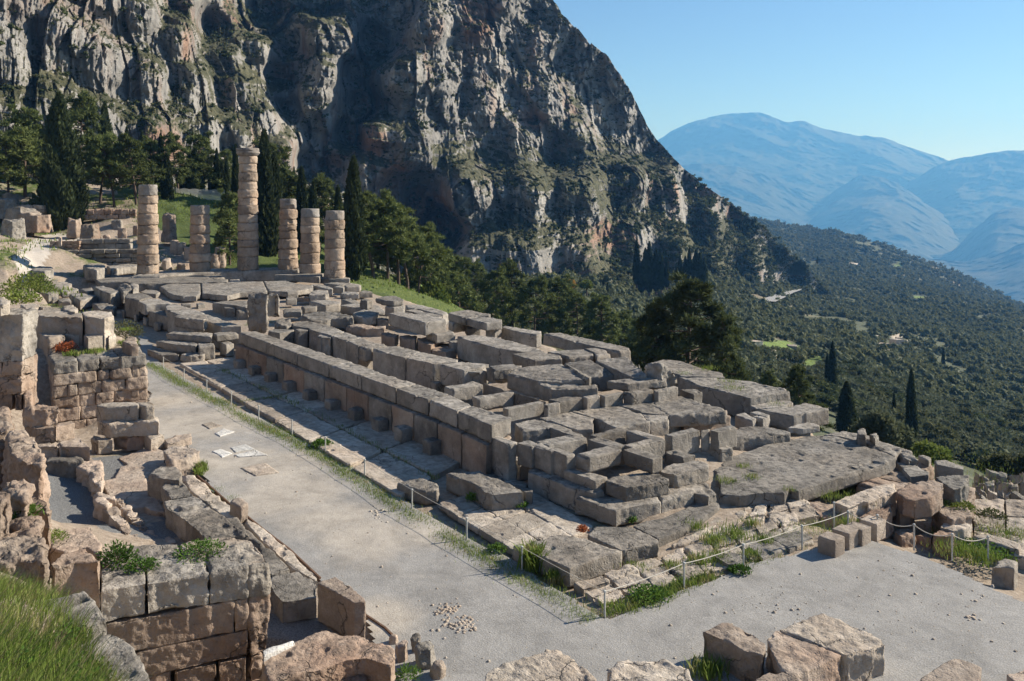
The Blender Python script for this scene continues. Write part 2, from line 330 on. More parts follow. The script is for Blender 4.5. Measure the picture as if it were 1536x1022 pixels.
def make_ground():
    xs = np.concatenate([np.arange(-12, 60, .4), np.arange(60, 150, .8)]); ys = np.concatenate([np.arange(-75, -40, .8), np.arange(-40, 8, .35), np.arange(8, 45, 1.2)])
    X, Y = np.meshgrid(xs, ys, indexing='ij'); Z = gz(X, Y)
    ins = inpoly(X, Y, PATH_W)
    wide_ = ins.copy()
    for a in range(8): wide_ |= inpoly(X + .8 * math.cos(a * .785), Y + .8 * math.sin(a * .785), PATH_W)
    dep = X * FWD.x + Y * FWD.y; lat = X * RIGHT.x + Y * RIGHT.y
    EDGE = [at(x, y, z)[:2] for x, y, z in [(590, 425, .8), (720, 470, 1.0), (945, 523, 1.2), (1185, 590, 1.0), (1245, 632, .6), (1310, 657, .5), (1400, 690, .2), (1500, 700, -.8)]]
    ex = np.array(sorted(EDGE)); south = np.interp(X, ex[:, 0], ex[:, 1]) - Y
    Z = np.where((X > 10) & (X < 80) & (south > 0), np.minimum(Z, -south * .75 - .6), Z)
    terr = inpoly(X, Y, TERR)
    Z = np.where(~terr & (dep < 15.5) & (dep > -4) & (lat > -.47 * np.maximum(dep, 0) - .2), np.minimum(Z, -.9), Z)
    wa, wb = Vector(at(150, 889, 1.84)[:2]), Vector(at(402, 845, 1.84)[:2]); wu = (wb - wa).normalized()
    front = (X - wa.x) * -wu.y + (Y - wa.y) * wu.x; along = (X - wa.x) * wu.x + (Y - wa.y) * wu.y
    Z = np.where(~terr & (front < .5) & (dep > 2) & (along > -.6) & (along < 3.3), np.minimum(Z, -.9), Z)
    P = np.stack([X.ravel(), Y.ravel(), np.zeros(X.size)], 1)
    rough = fbm(P, .35, 4, 3).reshape(X.shape) * .22 + fbm(P, 1.3, 3, 5).reshape(X.shape) * .08
    far = np.clip((X - 62) / 25, 0, 1) + np.clip((Y + 3) / 8, 0, 1) * .8
    temple = (X > 14) & (X < 86) & (Y < -11) & (Y > -38)
    Z = Z + rough * np.where(temple, .3, 1) * np.where(np.abs(Z) < .12, .12, 1) * (1 + far)
    Z = np.where(ins, np.minimum(Z, -.03), Z); Z = np.where(wide_ & ((Z < 1.2) | ((X > 30) & (X < 48))), np.minimum(Z, -.008), Z)
    per = temple & (Y > -17.5); Z = np.where(per, np.minimum(Z, -.04), Z); Z = np.where(temple & (X < 76), np.minimum(Z, .95), Z)
    # the falling ground south of the ruin must stay below it
    nx, ny = X.shape; idx = np.arange(nx * ny).reshape(nx, ny)
    f = np.stack([idx[:-1, :-1], idx[1:, :-1], idx[1:, 1:], idx[:-1, 1:]], -1).reshape(-1, 4)
    me = mesh_np('ground', np.stack([X.ravel(), Y.ravel(), Z.ravel()], 1), f, True)
    g = np.clip((X - 60) / 15, 0, 1) * .5 + np.where((Y > -4) & (X < 20), .5, 0) + np.where((Y < -30), .55, 0)
    g = np.where(temple, .12, g) + noise(P, .12, 9).reshape(X.shape) * .25
    attr(me, 'grass', g.ravel())
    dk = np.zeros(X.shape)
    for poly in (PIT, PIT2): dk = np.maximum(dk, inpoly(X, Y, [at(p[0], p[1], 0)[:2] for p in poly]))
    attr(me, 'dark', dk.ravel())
    qx = C0[0] + F * lat / np.maximum(dep, 1); qy = C0[1] - F * (Z - HEYE) / np.maximum(dep, 1)
    up_ = inpoly(qx, qy, [(18, 392), (40, 364), (70, 352), (118, 350), (124, 368), (76, 374), (64, 398), (84, 410), (70, 418), (38, 420)]) & (dep > 55)
    attr(me, 'pale', up_.ravel())
    return tag(link('ground', me, M['ground']), 'earth and turf around the ruin', kind='structure')
make_ground()
def flat_sheet(name, poly, z, step, mat, amp, blobs=()):
    pw = np.array(poly); lo = pw.min(0); hi = pw.max(0); lo = np.maximum(lo, [-12, -45])
    xs = np.arange(lo[0], hi[0] + step, step); ys = np.arange(lo[1], hi[1] + step, step)
    X, Y = np.meshgrid(xs, ys, indexing='ij'); P = np.stack([X.ravel(), Y.ravel(), 0 * X.ravel()], 1)
    wob = np.stack([noise(P, .9, 31), noise(P, .9, 32)], 1) * .12
    ins = inpoly(P[:, 0] + wob[:, 0], P[:, 1] + wob[:, 1], poly).reshape(X.shape)
    Z = z + fbm(P, .5, 4, 6).reshape(X.shape) * amp
    ny = X.shape[1]; idx = np.arange(X.size).reshape(X.shape)
    q = np.stack([idx[:-1, :-1], idx[1:, :-1], idx[1:, 1:], idx[:-1, 1:]], -1); keep = ins[:-1, :-1] & ins[1:, 1:] & ins[1:, :-1] & ins[:-1, 1:]
    f = q[keep]; used = np.unique(f); rem = np.full(X.size, -1); rem[used] = np.arange(len(used))
    me = mesh_np(name, np.stack([X.ravel(), Y.ravel(), Z.ravel()], 1)[used], rem[f], True)
    b = np.zeros(X.size)
    for x, y, r in blobs: b = np.maximum(b, np.exp(-((X.ravel() - x) ** 2 + (Y.ravel() - y) ** 2) / r ** 2))
    attr(me, 'beige', b[used])
    return tag(link(name, me, mat), kind='structure')
bl = [at(x, y, 0)[:2] + (r,) for x, y, r in [(300, 640, 3.2), (350, 690, 2.6), (430, 740, 2.4), (400, 700, 2.2), (560, 810, 2.0), (500, 780, 1.8), (640, 800, 1.5), (270, 600, 2.0), (430, 690, 1.5), (560, 930, 1.2)]]
flat_sheet('gravel_path', PATH_W, .03, .09, M['gravel'], .02, bl)

# curtain: a real surface described by distance R along each direction seen from the terrace
def dirs(PX, PY):
    x, y, w = ray(PX, PY); h = np.hypot(x, y); return x / h, y / h, w / h
def shepard(ctrl, p=2.6, sy=1.0):
    C = np.array(ctrl, float); lr = np.log(C[:, 2])
    def f(PX, PY):
        q = np.stack([np.ravel(PX), np.ravel(PY)], 1); out = np.empty(len(q))
        for i in range(0, len(q), 50000):
            a = q[i:i + 50000]; d2 = ((a[:, None, 0] - C[None, :, 0]) ** 2 + ((a[:, None, 1] - C[None, :, 1]) * sy) ** 2) + 60.
            w = d2 ** (-p / 2 * 1.3); out[i:i + 50000] = (w * lr).sum(1) / w.sum(1)
        return np.exp(out).reshape(np.shape(PX))
    return f
def rbf_log(ctrl):
    C = np.array(ctrl, float); g = rbf(C[:, :2] / 100, np.log(C[:, 2]), .02)
    return lambda PX, PY: np.exp(g(np.asarray(PX) / 100, np.asarray(PY) / 100))
def curtain(name, mat, x0, x1, nx, top, bot, ny, R, disp, attrs=(), roll=10, rollk=.03, rolldrop=.5):
    px = np.linspace(x0, x1, nx); tp = np.interp(px, *zip(*top)); bt = np.interp(px, *zip(*bot))
    t = np.linspace(0, 1, ny); PX = np.repeat(px[:, None], ny, 1); PY = bt[:, None] + (tp - bt)[:, None] * t[None]
    RR = R(PX, PY); dx, dy, dz = dirs(PX, PY)
    V = np.stack([dx * RR, dy * RR, HEYE + dz * RR], -1)
    sh = V.shape; V = disp(V.reshape(-1, 3), RR.ravel(), PX.ravel(), PY.ravel(), np.stack([dx, dy, dz], -1).reshape(-1, 3)).reshape(sh)
    if roll:                                       # the surface goes on over its crest and down the far side
        last = V[:, -1]; h = np.stack([dx[:, -1], dy[:, -1]], -1); ext = []
        for k in range(1, roll + 1):
            r = RR[:, -1] * rollk * k; q = last.copy(); q[:, :2] += h * r[:, None]; q[:, 2] -= r * rolldrop * (.3 + .7 * k / roll); ext.append(q)
        V = np.concatenate([V, np.stack(ext, 1)], 1)
    n2 = V.shape[1]; idx = np.arange(nx * n2).reshape(nx, n2)
    f = np.stack([idx[:-1, :-1], idx[1:, :-1], idx[1:, 1:], idx[:-1, 1:]], -1).reshape(-1, 4)
    me = mesh_np(name, V.reshape(-1, 3), f, True)
    for an, fn in attrs:
        A = fn(PX, PY); A = np.concatenate([A, np.repeat(A[:, -1:], n2 - ny, 1)], 1); attr(me, an, A.ravel())
    o = link(name, me, mat)
    return o, V, PX, PY
def blobs(lst):
    def f(PX, PY):
        r = np.zeros(np.shape(PX))
        for x, y, a, b, s in lst: r = np.maximum(r, s * np.exp(-(((PX - x) / a) ** 2 + ((PY - y) / b) ** 2)))
        return r
    return f
# --- the cliffs
CL = [(-150, 0, 205), (-150, 200, 165), (-150, 330, 150), (0, 0, 215), (0, 100, 205), (0, 200, 190), (0, 300, 165), (80, 60, 222), (80, 180, 200), (80, 270, 178), (150, 0, 240), (150, 100, 226), (150, 200, 210), (150, 280, 190),
      (215, 20, 250), (215, 120, 236), (215, 210, 214), (215, 300, 196), (262, 60, 262), (280, 130, 258), (300, 220, 240), (300, 300, 222), (350, 130, 292), (350, 220, 265), (350, 300, 240), (400, 180, 285), (420, 235, 262), (410, 300, 240),
      (260, 5, 330), (320, 40, 370), (400, 20, 430), (480, -10, 450), (560, -30, 455), (640, -60, 460), (330, -80, 470), (500, -100, 500), (380, 80, 330), (340, 95, 300), (425, 110, 370), (430, 160, 360), (440, 60, 395),
      (470, 60, 352), (490, 110, 335), (465, 150, 330), (510, 70, 360), (480, 190, 350), (530, 110, 405), (545, 160, 405), (520, 200, 390), (500, 240, 360), (460, 240, 350), (470, 330, 300), (400, 400, 260), (560, 60, 450), (600, 20, 440),
      (560, 200, 335), (600, 120, 345), (640, 40, 358), (680, -30, 400), (760, -100, 430), (540, 260, 325), (600, 220, 338), (650, 150, 362), (700, 60, 386), (700, 150, 378), (740, 0, 402), (790, 60, 418), (820, 20, 440),
      (800, 150, 410), (860, 100, 450), (900, 130, 470), (760, 220, 388), (850, 220, 425), (930, 180, 490), (960, 190, 515), (985, 215, 540), (560, 330, 330), (620, 300, 372), (660, 340, 380), (620, 380, 365), (590, 300, 350), (700, 300, 330),
      (720, 390, 322), (680, 420, 330), (780, 300, 345), (780, 400, 325), (860, 300, 365), (860, 400, 352), (940, 280, 420), (940, 370, 395), (1000, 290, 470), (1000, 380, 440), (1040, 280, 540), (1060, 340, 520), (1060, 410, 500), (1110, 330, 590),
      (1120, 400, 570), (1170, 380, 650), (1200, 415, 690), (1240, 440, 720), (560, 420, 300), (300, 420, 200), (0, 420, 150), (640, 460, 300), (780, 470, 300), (900, 460, 330), (1000, 460, 390), (1100, 460, 480), (1200, 460, 640)]
Rc = shepard(CL, 3.0)
TOPC = [(-150, -260), (690, -260), (740, -130), (790, -60), (815, -20), (830, 0), (842, 22), (868, 48), (885, 68), (908, 84), (928, 110), (945, 135), (960, 165), (972, 190), (985, 210), (1005, 232), (1025, 252), (1050, 274), (1080, 294), (1105, 312), (1130, 332), (1150, 346), (1165, 365), (1185, 380), (1205, 396), (1225, 420), (1245, 445)]
BOTC = [(-150, 330), (350, 360), (450, 430), (560, 470), (800, 500), (1000, 490), (1245, 470)]
def cells(p, freq, seed):                      # blocky fracture: every nearest-seed cell gets its own offset
    q = np.asarray(p, float) * freq; i0 = np.floor(q).astype(np.int64); best = np.full(len(q), 1e9); val = np.zeros(len(q))
    for dx in (-1, 0, 1):
        for dy in (-1, 0, 1):
            for dz in (-1, 0, 1):
                ix, iy, iz = i0[:, 0] + dx, i0[:, 1] + dy, i0[:, 2] + dz
                fx = ix + .5 + .5 * _hash(ix, iy, iz, seed); fy = iy + .5 + .5 * _hash(ix, iy, iz, seed + 1); fz = iz + .5 + .5 * _hash(ix, iy, iz, seed + 2)
                ex, ey, ez = q[:, 0] - fx, q[:, 1] - fy, q[:, 2] - fz; d = ex * ex + ey * ey + ez * ez
                h = _hash(ix, iy, iz, seed + 3); tilt = h + ex * _hash(ix, iy, iz, seed + 4) * 1.6 + ez * _hash(ix, iy, iz, seed + 5) * .9
                m = d < best; best = np.where(m, d, best); val = np.where(m, tilt, val)
    return val
def dispc(V, R, PX, PY, D):
    sc = R / 350.0
    A = np.stack([PX * .27 + V[:, 2] * .10, R * .35, V[:, 2]], 1)          # metres along the face, depth, height
    wob = np.stack([noise(A, .03, 12), noise(A, .03, 13), noise(A, .03, 14)], 1) * 5
    A = A + wob
    r1 = fbm(A * np.array([1, .6, .22]), .035, 3, 11, .5, True); r2 = fbm(A * np.array([1, .8, .25]), .10, 4, 23, .55, True)
    r3 = fbm(A * np.array([1, 1, .5]), .26, 4, 37, .6, True); big = noise(A * np.array([1, 1, .6]), .012, 45)
    c1 = cells(A * np.array([1, .8, .24]), .045, 61); c2 = cells(A * np.array([1, .8, .38]), .13, 62); c3 = cells(A * np.array([1, 1, .6]), .33, 63)
    r4 = fbm(A * np.array([1, 1, .4]), .62, 3, 53, .6, True)
    lz = V[:, 2] / 19.0 + noise(A, .02, 41) * 1.1 + PX * .002; fr = lz - np.floor(lz); led = np.where(fr < .78, fr / .78, (1 - fr) / .22)
    lz2 = V[:, 2] / 6.5 + noise(A, .05, 43) * 1.2; fr2 = lz2 - np.floor(lz2); led2 = np.where(fr2 < .8, fr2 / .8, (1 - fr2) / .2)
    amt = np.clip(1.0 - np.clip((PX - 960) / 200, 0, 1) * .6, 0, 1); calm = np.clip((PY - 330) / 90, 0, 1) * .5
    d = (r1 * 7 + r2 * 3.0 + r3 * 1.8 + r4 * 1.2 + c1 * 4.5 + c2 * 2.6 + c3 * 1.1 + big * 3 - led * 3.5 - led2 * 1.5) * amt * (1 - calm)
    return V - D * (d * sc)[:, None] * np.array([1, 1, .12])
cl, CV, CPX, CPY = curtain('cliff', M['cliff'], -150, 1245, 1150, TOPC, BOTC, 600, Rc, dispc,
    [('orange', blobs([(640, 320, 45, 60, 1.1), (600, 270, 40, 40, .8), (715, 15, 22, 40, 1.), (705, 40, 14, 30, .9), (560, 220, 30, 40, .7), (230, 215, 22, 26, 1.2), (250, 225, 16, 20, .9), (915, 350, 28, 18, 1.2), (1000, 345, 16, 14, .8), (800, 180, 30, 20, .7), (850, 415, 30, 18, .9), (760, 410, 30, 30, .6), (280, 70, 10, 40, .5)])),
     ('scrub', blobs([(330, 120, 90, 70, .7), (850, 250, 110, 45, .8), (640, 240, 70, 25, .9), (780, 340, 60, 60, .6), (900, 300, 90, 50, .9), (1080, 380, 90, 60, 1.3), (960, 410, 130, 35, 1.3), (60, 130, 60, 30, .6), (380, 30, 130, 40, .8), (720, 230, 50, 20, .6), (1000, 250, 40, 40, .5), (150, 290, 200, 20, .8), (860, 160, 20, 40, .5)]))], roll=12, rollk=.035, rolldrop=.7)
tag(cl, 'tall grey and rust cliff face', kind='structure')
# --- hillside falling to the valley, up to the far spur
HL = [(430, 440, 150), (520, 440, 125), (560, 430, 112), (620, 455, 112), (650, 480, 112), (560, 520, 90), (640, 560, 80), (700, 500, 122), (760, 520, 125), (840, 540, 120), (900, 560, 110), (960, 600, 90), (1040, 640, 80), (1150, 660, 78), (1250, 700, 70), (1350, 740, 62), (1450, 790, 55), (1540, 820, 52), (1700, 900, 48),
      (700, 470, 160), (800, 470, 200), (900, 480, 220), (640, 440, 170), (700, 440, 240), (800, 440, 270), (900, 445, 300), (960, 455, 330), (1000, 470, 300), (1050, 430, 400), (1100, 450, 430), (1150, 470, 400), (1130, 500, 310), (1130, 540, 220), (1150, 590, 150), (1200, 520, 320), (1200, 560, 240), (1250, 600, 190), (1300, 640, 160), (1380, 690, 130), (1480, 740, 110), (1560, 780, 100),
      (1200, 445, 640), (1210, 480, 460), (1260, 500, 400), (1310, 530, 340), (1340, 580, 260), (1400, 640, 200), (1470, 680, 170), (1540, 710, 160), (1650, 760, 140),
      (1180, 420, 760), (1230, 440, 800), (1300, 450, 820), (1300, 480, 560), (1380, 480, 640), (1380, 530, 400), (1430, 580, 320), (1480, 480, 760), (1480, 540, 450), (1480, 620, 260), (1540, 500, 720), (1540, 560, 430), (1540, 620, 290), (1650, 560, 480), (1650, 650, 260),
      (1000, 300, 1700), (1100, 330, 1700), (1150, 350, 1600), (1200, 370, 1500), (1200, 400, 1150), (1260, 360, 1650), (1260, 400, 1250), (1330, 380, 1650), (1330, 420, 1150), (1400, 400, 1750), (1400, 440, 1050), (1460, 425, 1800), (1460, 460, 980), (1500, 447, 1700), (1500, 465, 1000), (1540, 465, 1500), (1540, 480, 980), (1700, 520, 1200)]
Rh = rbf_log(HL)
TOPH = [(430, 415), (600, 425), (700, 430), (850, 420), (950, 350), (1000, 300), (1060, 312), (1110, 322), (1170, 338), (1230, 352), (1290, 362), (1340, 376), (1380, 392), (1420, 408), (1460, 425), (1490, 442), (1510, 455), (1545, 468), (1600, 490), (1750, 530)]
BOTH = [(430, 450), (520, 450), (560, 520), (640, 570), (900, 640), (1250, 760), (1750, 960)]
def disph(V, R, PX, PY, D):
    s = np.clip(R / 400, .25, 4)
    q = V / s[:, None] * 1.0
    d = fbm(V, .02, 4, 61) * 5 + fbm(V, .006, 4, 67, .5, True) * np.clip((R - 500) / 800, 0, 1) * 22
    V = V.copy(); V[:, 2] += d * np.clip((R - 90) / 400, .03, 1) * .35
    return V
GREEN = blobs([(1160, 525, 45, 14, 1.2), (1175, 560, 55, 14, 1.2), (1225, 545, 25, 14, .9), (600, 440, 60, 18, 1.1), (1380, 450, 20, 5, .7), (1350, 400, 30, 4, .6), (1440, 590, 25, 8, .5)])
PALE = blobs([(1215, 520, 8, 12, 1.2), (1330, 520, 22, 7, 1.), (1325, 530, 12, 9, .9), (1345, 505, 12, 6, .8), (1225, 443, 9, 4, 1.), (1410, 408, 24, 3, .9), (1285, 400, 14, 3, .8), (1170, 415, 20, 4, .6), (1490, 455, 8, 2.5, .9)])
BARE = blobs([(1130, 430, 90, 25, .5), (1440, 440, 60, 10, .6), (1350, 480, 60, 20, .2), (1400, 600, 120, 60, .1)])
hill, HV, HPX, HPY = curtain('hillside', M['hill'], 430, 1750, 760, TOPH, BOTH, 330, Rh, disph, [('green', GREEN), ('pale', PALE), ('bare', BARE)], roll=12, rollk=.06, rolldrop=.6)
tag(hill, 'scrubby hillside falling to the valley', kind='structure')
# --- far mountains
def mountain(name, top, bot, R0, R1, seed, amp, nx=420, ny=170, x0=880, x1=1760):
    xs_ = np.linspace(x0 - 40, x1 + 40, 300); sm = lambda L: list(zip(xs_, np.mean([np.interp(xs_ + o_, *zip(*L)) for o_ in range(-8, 9, 4)], 0)))
    top, bot = sm(top), sm(bot)
    def R(PX, PY):
        tp = np.interp(PX, *zip(*top)); bt = np.interp(PX, *zip(*bot)); t = np.clip((bt - PY) / np.maximum(bt - tp, 1), 0, 1)
        return R0 * (R1 / R0) ** (t ** .85)
    def disp(V, Rr, PX, PY, D):
        L = R1 / 11.0; q = V * np.array([1, 1, .6])
        d = fbm(q, 1 / L / 1.6, 6, seed, .56, True) + 0.16 * fbm(q, 4.5 / L, 4, seed + 9, .55, True)
        V = V - D * (d * amp * Rr)[:, None] * np.array([1, 1, .3]); V[:, 2] += fbm(V, 9 / L, 3, seed + 5) * R1 * .0012
        return V
    o, *_ = curtain(name, M['mount'], x0, x1, nx, top, bot, ny, R, disp, roll=4, rollk=.02, rolldrop=.35)
    return tag(o, kind='structure')
mountain('mountain', [(880, 250), (960, 224), (985, 212), (1010, 196), (1040, 184), (1070, 176), (1090, 170), (1140, 170), (1160, 176), (1180, 184), (1205, 181), (1225, 190), (1250, 196), (1300, 206), (1320, 206), (1350, 216), (1390, 230), (1422, 241), (1470, 262), (1760, 330)], [(880, 330), (1760, 360)], 8600, 11500, 101, .034)
mountain('mountain', [(880, 330), (1300, 330), (1360, 275), (1400, 252), (1425, 241), (1450, 236), (1485, 230), (1510, 228), (1560, 224), (1640, 215), (1760, 230)], [(880, 400), (1760, 400)], 7600, 10200, 131, .034, x0=1290)
mountain('hill', [(880, 260), (960, 245), (1010, 248), (1060, 246), (1110, 250), (1150, 262), (1190, 285), (1230, 300), (1290, 262), (1330, 268), (1370, 290), (1420, 330), (1480, 345), (1760, 380)], [(880, 420), (1760, 440)], 7200, 9400, 151, .034)
mountain('hill', [(880, 300), (1000, 275), (1050, 280), (1110, 298), (1160, 315), (1210, 325), (1260, 300), (1310, 282), (1350, 285), (1400, 312), (1440, 340), (1480, 352), (1530, 345), (1580, 320), (1760, 330)], [(880, 440), (1760, 470)], 6200, 8800, 171, .034)
mountain('hill', [(1290, 430), (1380, 385), (1430, 375), (1460, 345), (1490, 318), (1520, 310), (1560, 316), (1640, 330), (1760, 360)], [(1290, 470), (1760, 520)], 5200, 7600, 191, .034, nx=240, x0=1290)
mountain('hill', [(1200, 430), (1330, 385), (1400, 388), (1450, 392), (1500, 380), (1540, 360), (1620, 345), (1760, 350)], [(1200, 470), (1760, 560)], 3800, 6200, 211, .034, nx=240, x0=1200)
base = []; R_ = 26000
n = 48; v = [(0, 0, -620)] + [(R_ * .46 * math.cos(6.2832 * i / n), R_ * .46 * math.sin(6.2832 * i / n), -620) for i in range(n)]
me = bpy.data.meshes.new('valley_floor'); me.from_pydata(v, [], [(0, 1 + i, 1 + (i + 1) % n) for i in range(n)])
tag(link('valley_floor', me, M['mount']), kind='structure')
# --- air
HZ = NB('haze air'); HZ.t.nodes.clear(); o_ = HZ.n('ShaderNodeOutputMaterial'); vs = HZ.n('ShaderNodeVolumePrincipled')
vs.inputs['Color'].default_value = (.11, .34, .80, 1); vs.inputs['Absorption Color'].default_value = (.7, .7, .7, 1); vs.inputs['Density'].default_value = 1.7e-4; vs.inputs['Anisotropy'].default_value = 0.2
HZ.l(vs.outputs[0], o_.inputs['Volume'])
hx0, hx1, hy0, hy1, hz0, hz1 = -1500, 9500, -12800, 4000, -621.5, 1180
me = bpy.data.meshes.new('haze')
me.from_pydata([(x, y, z) for z in (hz0, hz1) for x, y in ((hx0, hy0), (hx1, hy0), (hx1, hy1), (hx0, hy1))], [], [(3, 2, 1, 0), (4, 5, 6, 7), (0, 1, 5, 4), (1, 2, 6, 5), (2, 3, 7, 6), (3, 0, 4, 7)])
tag(link('haze', me, HZ.m), kind='stuff')
# ------------------------------------------------------------------ stones
TODO = []          # raw prisms waiting for one batch remesh
def prism(name, top, bot, mat, rough=.02, voxel=None, parent=None, seed=None, chip=1.0, round_=0):
    """top / bot: lists of world points (same length). Queued: remeshed to an even skin, then worn by noise."""
    n = len(top); top = [tuple(p) for p in top]; bot = [tuple(p) for p in bot]
    area = sum(top[i][0] * top[(i + 1) % n][1] - top[(i + 1) % n][0] * top[i][1] for i in range(n))
    if area < 0: top.reverse(); bot.reverse()
    c = np.mean(np.array(top + bot), 0)
    base = Vector((c[0], c[1], min(p[2] for p in bot)))
    if parent is not None: base = Vector(parent.location)
    v = [tuple(Vector(p) - base) for p in top + bot]
    f = [tuple(range(n)), tuple(range(2 * n - 1, n - 1, -1))] + [(i + n, (i + 1) % n + n, (i + 1) % n, i) for i in range(n)]
    me = bpy.data.meshes.new(name); me.from_pydata(v, [], f)
    o = link(name, me, None, parent)
    if parent is None: o.location = base
    d = Vector(c.tolist()).xy @ FWD.xy
    if voxel is None:
        hmin = min(abs(top[i][2] - bot[i][2]) for i in range(n))
        voxel = max(.03, min(d * .0018, .16)); voxel = min(voxel, max(.03, hmin / 3.0))
    dim = max(max(q[i] for q in v) - min(q[i] for q in v) for i in range(3))
    dep = max(3, min(9, math.ceil(math.log2(dim / .9 / voxel)))); voxel = dim / .9 / 2 ** dep
    md = o.modifiers.new('r', 'REMESH'); md.mode = 'SHARP'; md.octree_depth = dep; md.scale = .9; md.use_remove_disconnected = False; md.use_smooth_shade = True
    TODO.append((o, M[mat] if isinstance(mat, str) else mat, rough, voxel, chip, tuple(base), round_))
    return o
def finish_stones():
    bpy.context.view_layer.update(); dg = bpy.context.evaluated_depsgraph_get()
    tot = 0
    for o, mat, rough, vox, chip, base, round_ in TODO:
        ev = o.evaluated_get(dg); m = ev.to_mesh(); nv = len(m.vertices)
        co = np.empty(nv * 3, np.float32); m.vertices.foreach_get('co', co); co = co.reshape(-1, 3).astype(float)
        no = np.empty(nv * 3, np.float32); m.vertex_normals.foreach_get('vector', no); no = no.reshape(-1, 3).astype(float)
        npl = len(m.polygons); ls = np.empty(len(m.loops), np.int32); m.loops.foreach_get('vertex_index', ls)
        ev.to_mesh_clear()
        if npl == 0 or len(ls) != npl * 4:
            print('REMESH?', o.name, npl); continue
        f = ls.reshape(-1, 4); tot += npl
        e = np.concatenate([f[:, [0, 1]], f[:, [1, 2]], f[:, [2, 3]], f[:, [3, 0]]]); deg = np.bincount(e.ravel(), minlength=nv).astype(float); deg[deg == 0] = 1
        def smooth(a, k):
            for _ in range(k):
                s = np.zeros_like(a); np.add.at(s, e[:, 0], a[e[:, 1]]); np.add.at(s, e[:, 1], a[e[:, 0]])
                a = a * .4 + .6 * s / (deg if a.ndim == 1 else deg[:, None])
            return a
        if round_: co = smooth(co, round_)
        edge = np.clip(1 - np.abs(np.abs(no).max(1)) , 0, 1) * 2.2
        edge = np.clip(smooth(edge, max(1, int(.07 / vox))) * 1.3, 0, 1)
        q = co + np.array(base)
        big = noise(q, .8, 71) + .6 * noise(q, 2.1, 73)
        sm = fbm(q, 5.0, 3, 79)
        bite = np.clip(noise(q, 1.5, 83) + .5 * noise(q, 4.3, 89) - .12, 0, 1)
        d = big * rough * .9 + sm * rough * .9 - edge * (bite * .30 * chip * min(1, .5 + rough * 12) + .006)
        if rough > .055: d = d + (fbm(q, 2.6, 4, 103, .55, True) - .1) * rough * .9
        d = np.maximum(d, -.2)
        hole = np.clip(noise(q, 3.3, 97) - .62, 0, 1) * (no[:, 2] > .7)
        d = d - hole * .35 * chip * .6
        co = co + no * d[:, None]
        co[:, 2] = np.maximum(co[:, 2], co[:, 2].min())
        old = o.data; o.modifiers.clear(); o.data = mesh_np(o.name, co, f, True); o.data.materials.append(mat); bpy.data.meshes.remove(old)
    print('stones', len(TODO), 'faces', tot)
LABELS = {}
def stone(key, z, zb, poly, label, mat='grey', rough=.018, cat='stone block', name=None, group=None, **kw):
    pts = [K(key, p) for p in poly]
    if isinstance(z, (int, float)): zz = [z] * len(pts)
    else: zz = z
    top = [at(p[0], p[1], q) for p, q in zip(pts, zz)]
    if isinstance(z, (int, float)): bot = [(p[0], p[1], zb) for p in top]
    else: h = max(zz) - zb; bot = [(p[0], p[1], q - h) for p, q in zip(top, zz)]
    cx = sum(p[0] for p in bot) / len(bot); cy = sum(p[1] for p in bot) / len(bot)
    bot = [(cx + (p[0] - cx) * 1.004, cy + (p[1] - cy) * 1.004, p[2]) for p in bot]
    if name is None: name = 'stone_slab' if 'slab' in label else 'boulder' if 'boulder' in label or 'rock' in label else 'stone_block'
    o = prism(name, top, bot, mat, rough, **kw)
    return tag(o, label, cat if cat != 'stone block' else name.replace('_', ' '), group)
def masonry(name, label, cat, A, B, ztop, thick, courses, mats, rough=.025, group=None, rng=None, side=1, part='block', top_mat=None, jut=.03):
    """courses: list of (height, [block lengths as fractions]) from the top down. Every block is a part."""
    rng = rng or random.Random(len(label)); A = Vector((A[0], A[1], 0)); B = Vector((B[0], B[1], 0)); u = (B - A); L = u.length; u.normalize(); nrm = Vector((-u.y, u.x, 0)) * side
    zt = ztop; H = sum(h for h, _ in courses)
    root = empty(name, (*((A + B) / 2 + nrm * thick / 2).xy, ztop - H), label, cat, group)
    for ci, (h, fr) in enumerate(courses):
        s = sum(fr); t = 0
        for fi, w in enumerate(fr):
            t0 = t / s * L; t += w; t1 = t / s * L; g = .012 + .01 * rng.random(); j = rng.uniform(-jut, jut)
            p = [A + u * (t0 + g) - nrm * j, A + u * (t1 - g) - nrm * j, A + u * (t1 - g) + nrm * thick, A + u * (t0 + g) + nrm * thick]
            zz = zt + rng.uniform(-.02, .02); zl = zt - h + .012
            prism(part, [(q.x, q.y, zz) for q in p], [(q.x, q.y, zl) for q in p], mats[(ci if ci < len(mats) else len(mats) - 1)] if not callable(mats) else mats(ci, fi), rough, parent=root)
        zt -= h
    return root
GB = 'foundation blocks of the ruined temple'
exec_stones = []
def st(*a, **k): k.setdefault('group', GB); return stone(*a, **k)
def bx(z, zb, L, R, label, mat='grey', rough=.016):          # block squared to the temple axes: left and right corner of its top face
    a = at(*K('q', L), z); b = at(*K('q', R), z); x0, x1 = sorted((a[0], b[0])); y0, y1 = sorted((a[1], b[1]))
    r2 = random.Random(len(label) * 7 + L[0]); j = lambda: r2.uniform(-.03, .03)
    top = [(x0 + j(), y0 + j(), z + j() * .5), (x1 + j(), y0 + j(), z + j() * .5), (x1 + j(), y1 + j(), z + j() * .5), (x0 + j(), y1 + j(), z + j() * .5)]
    return tag(prism('stone_block', top, [(p[0], p[1], zb) for p in top], mat, rough), label, 'stone block', GB)
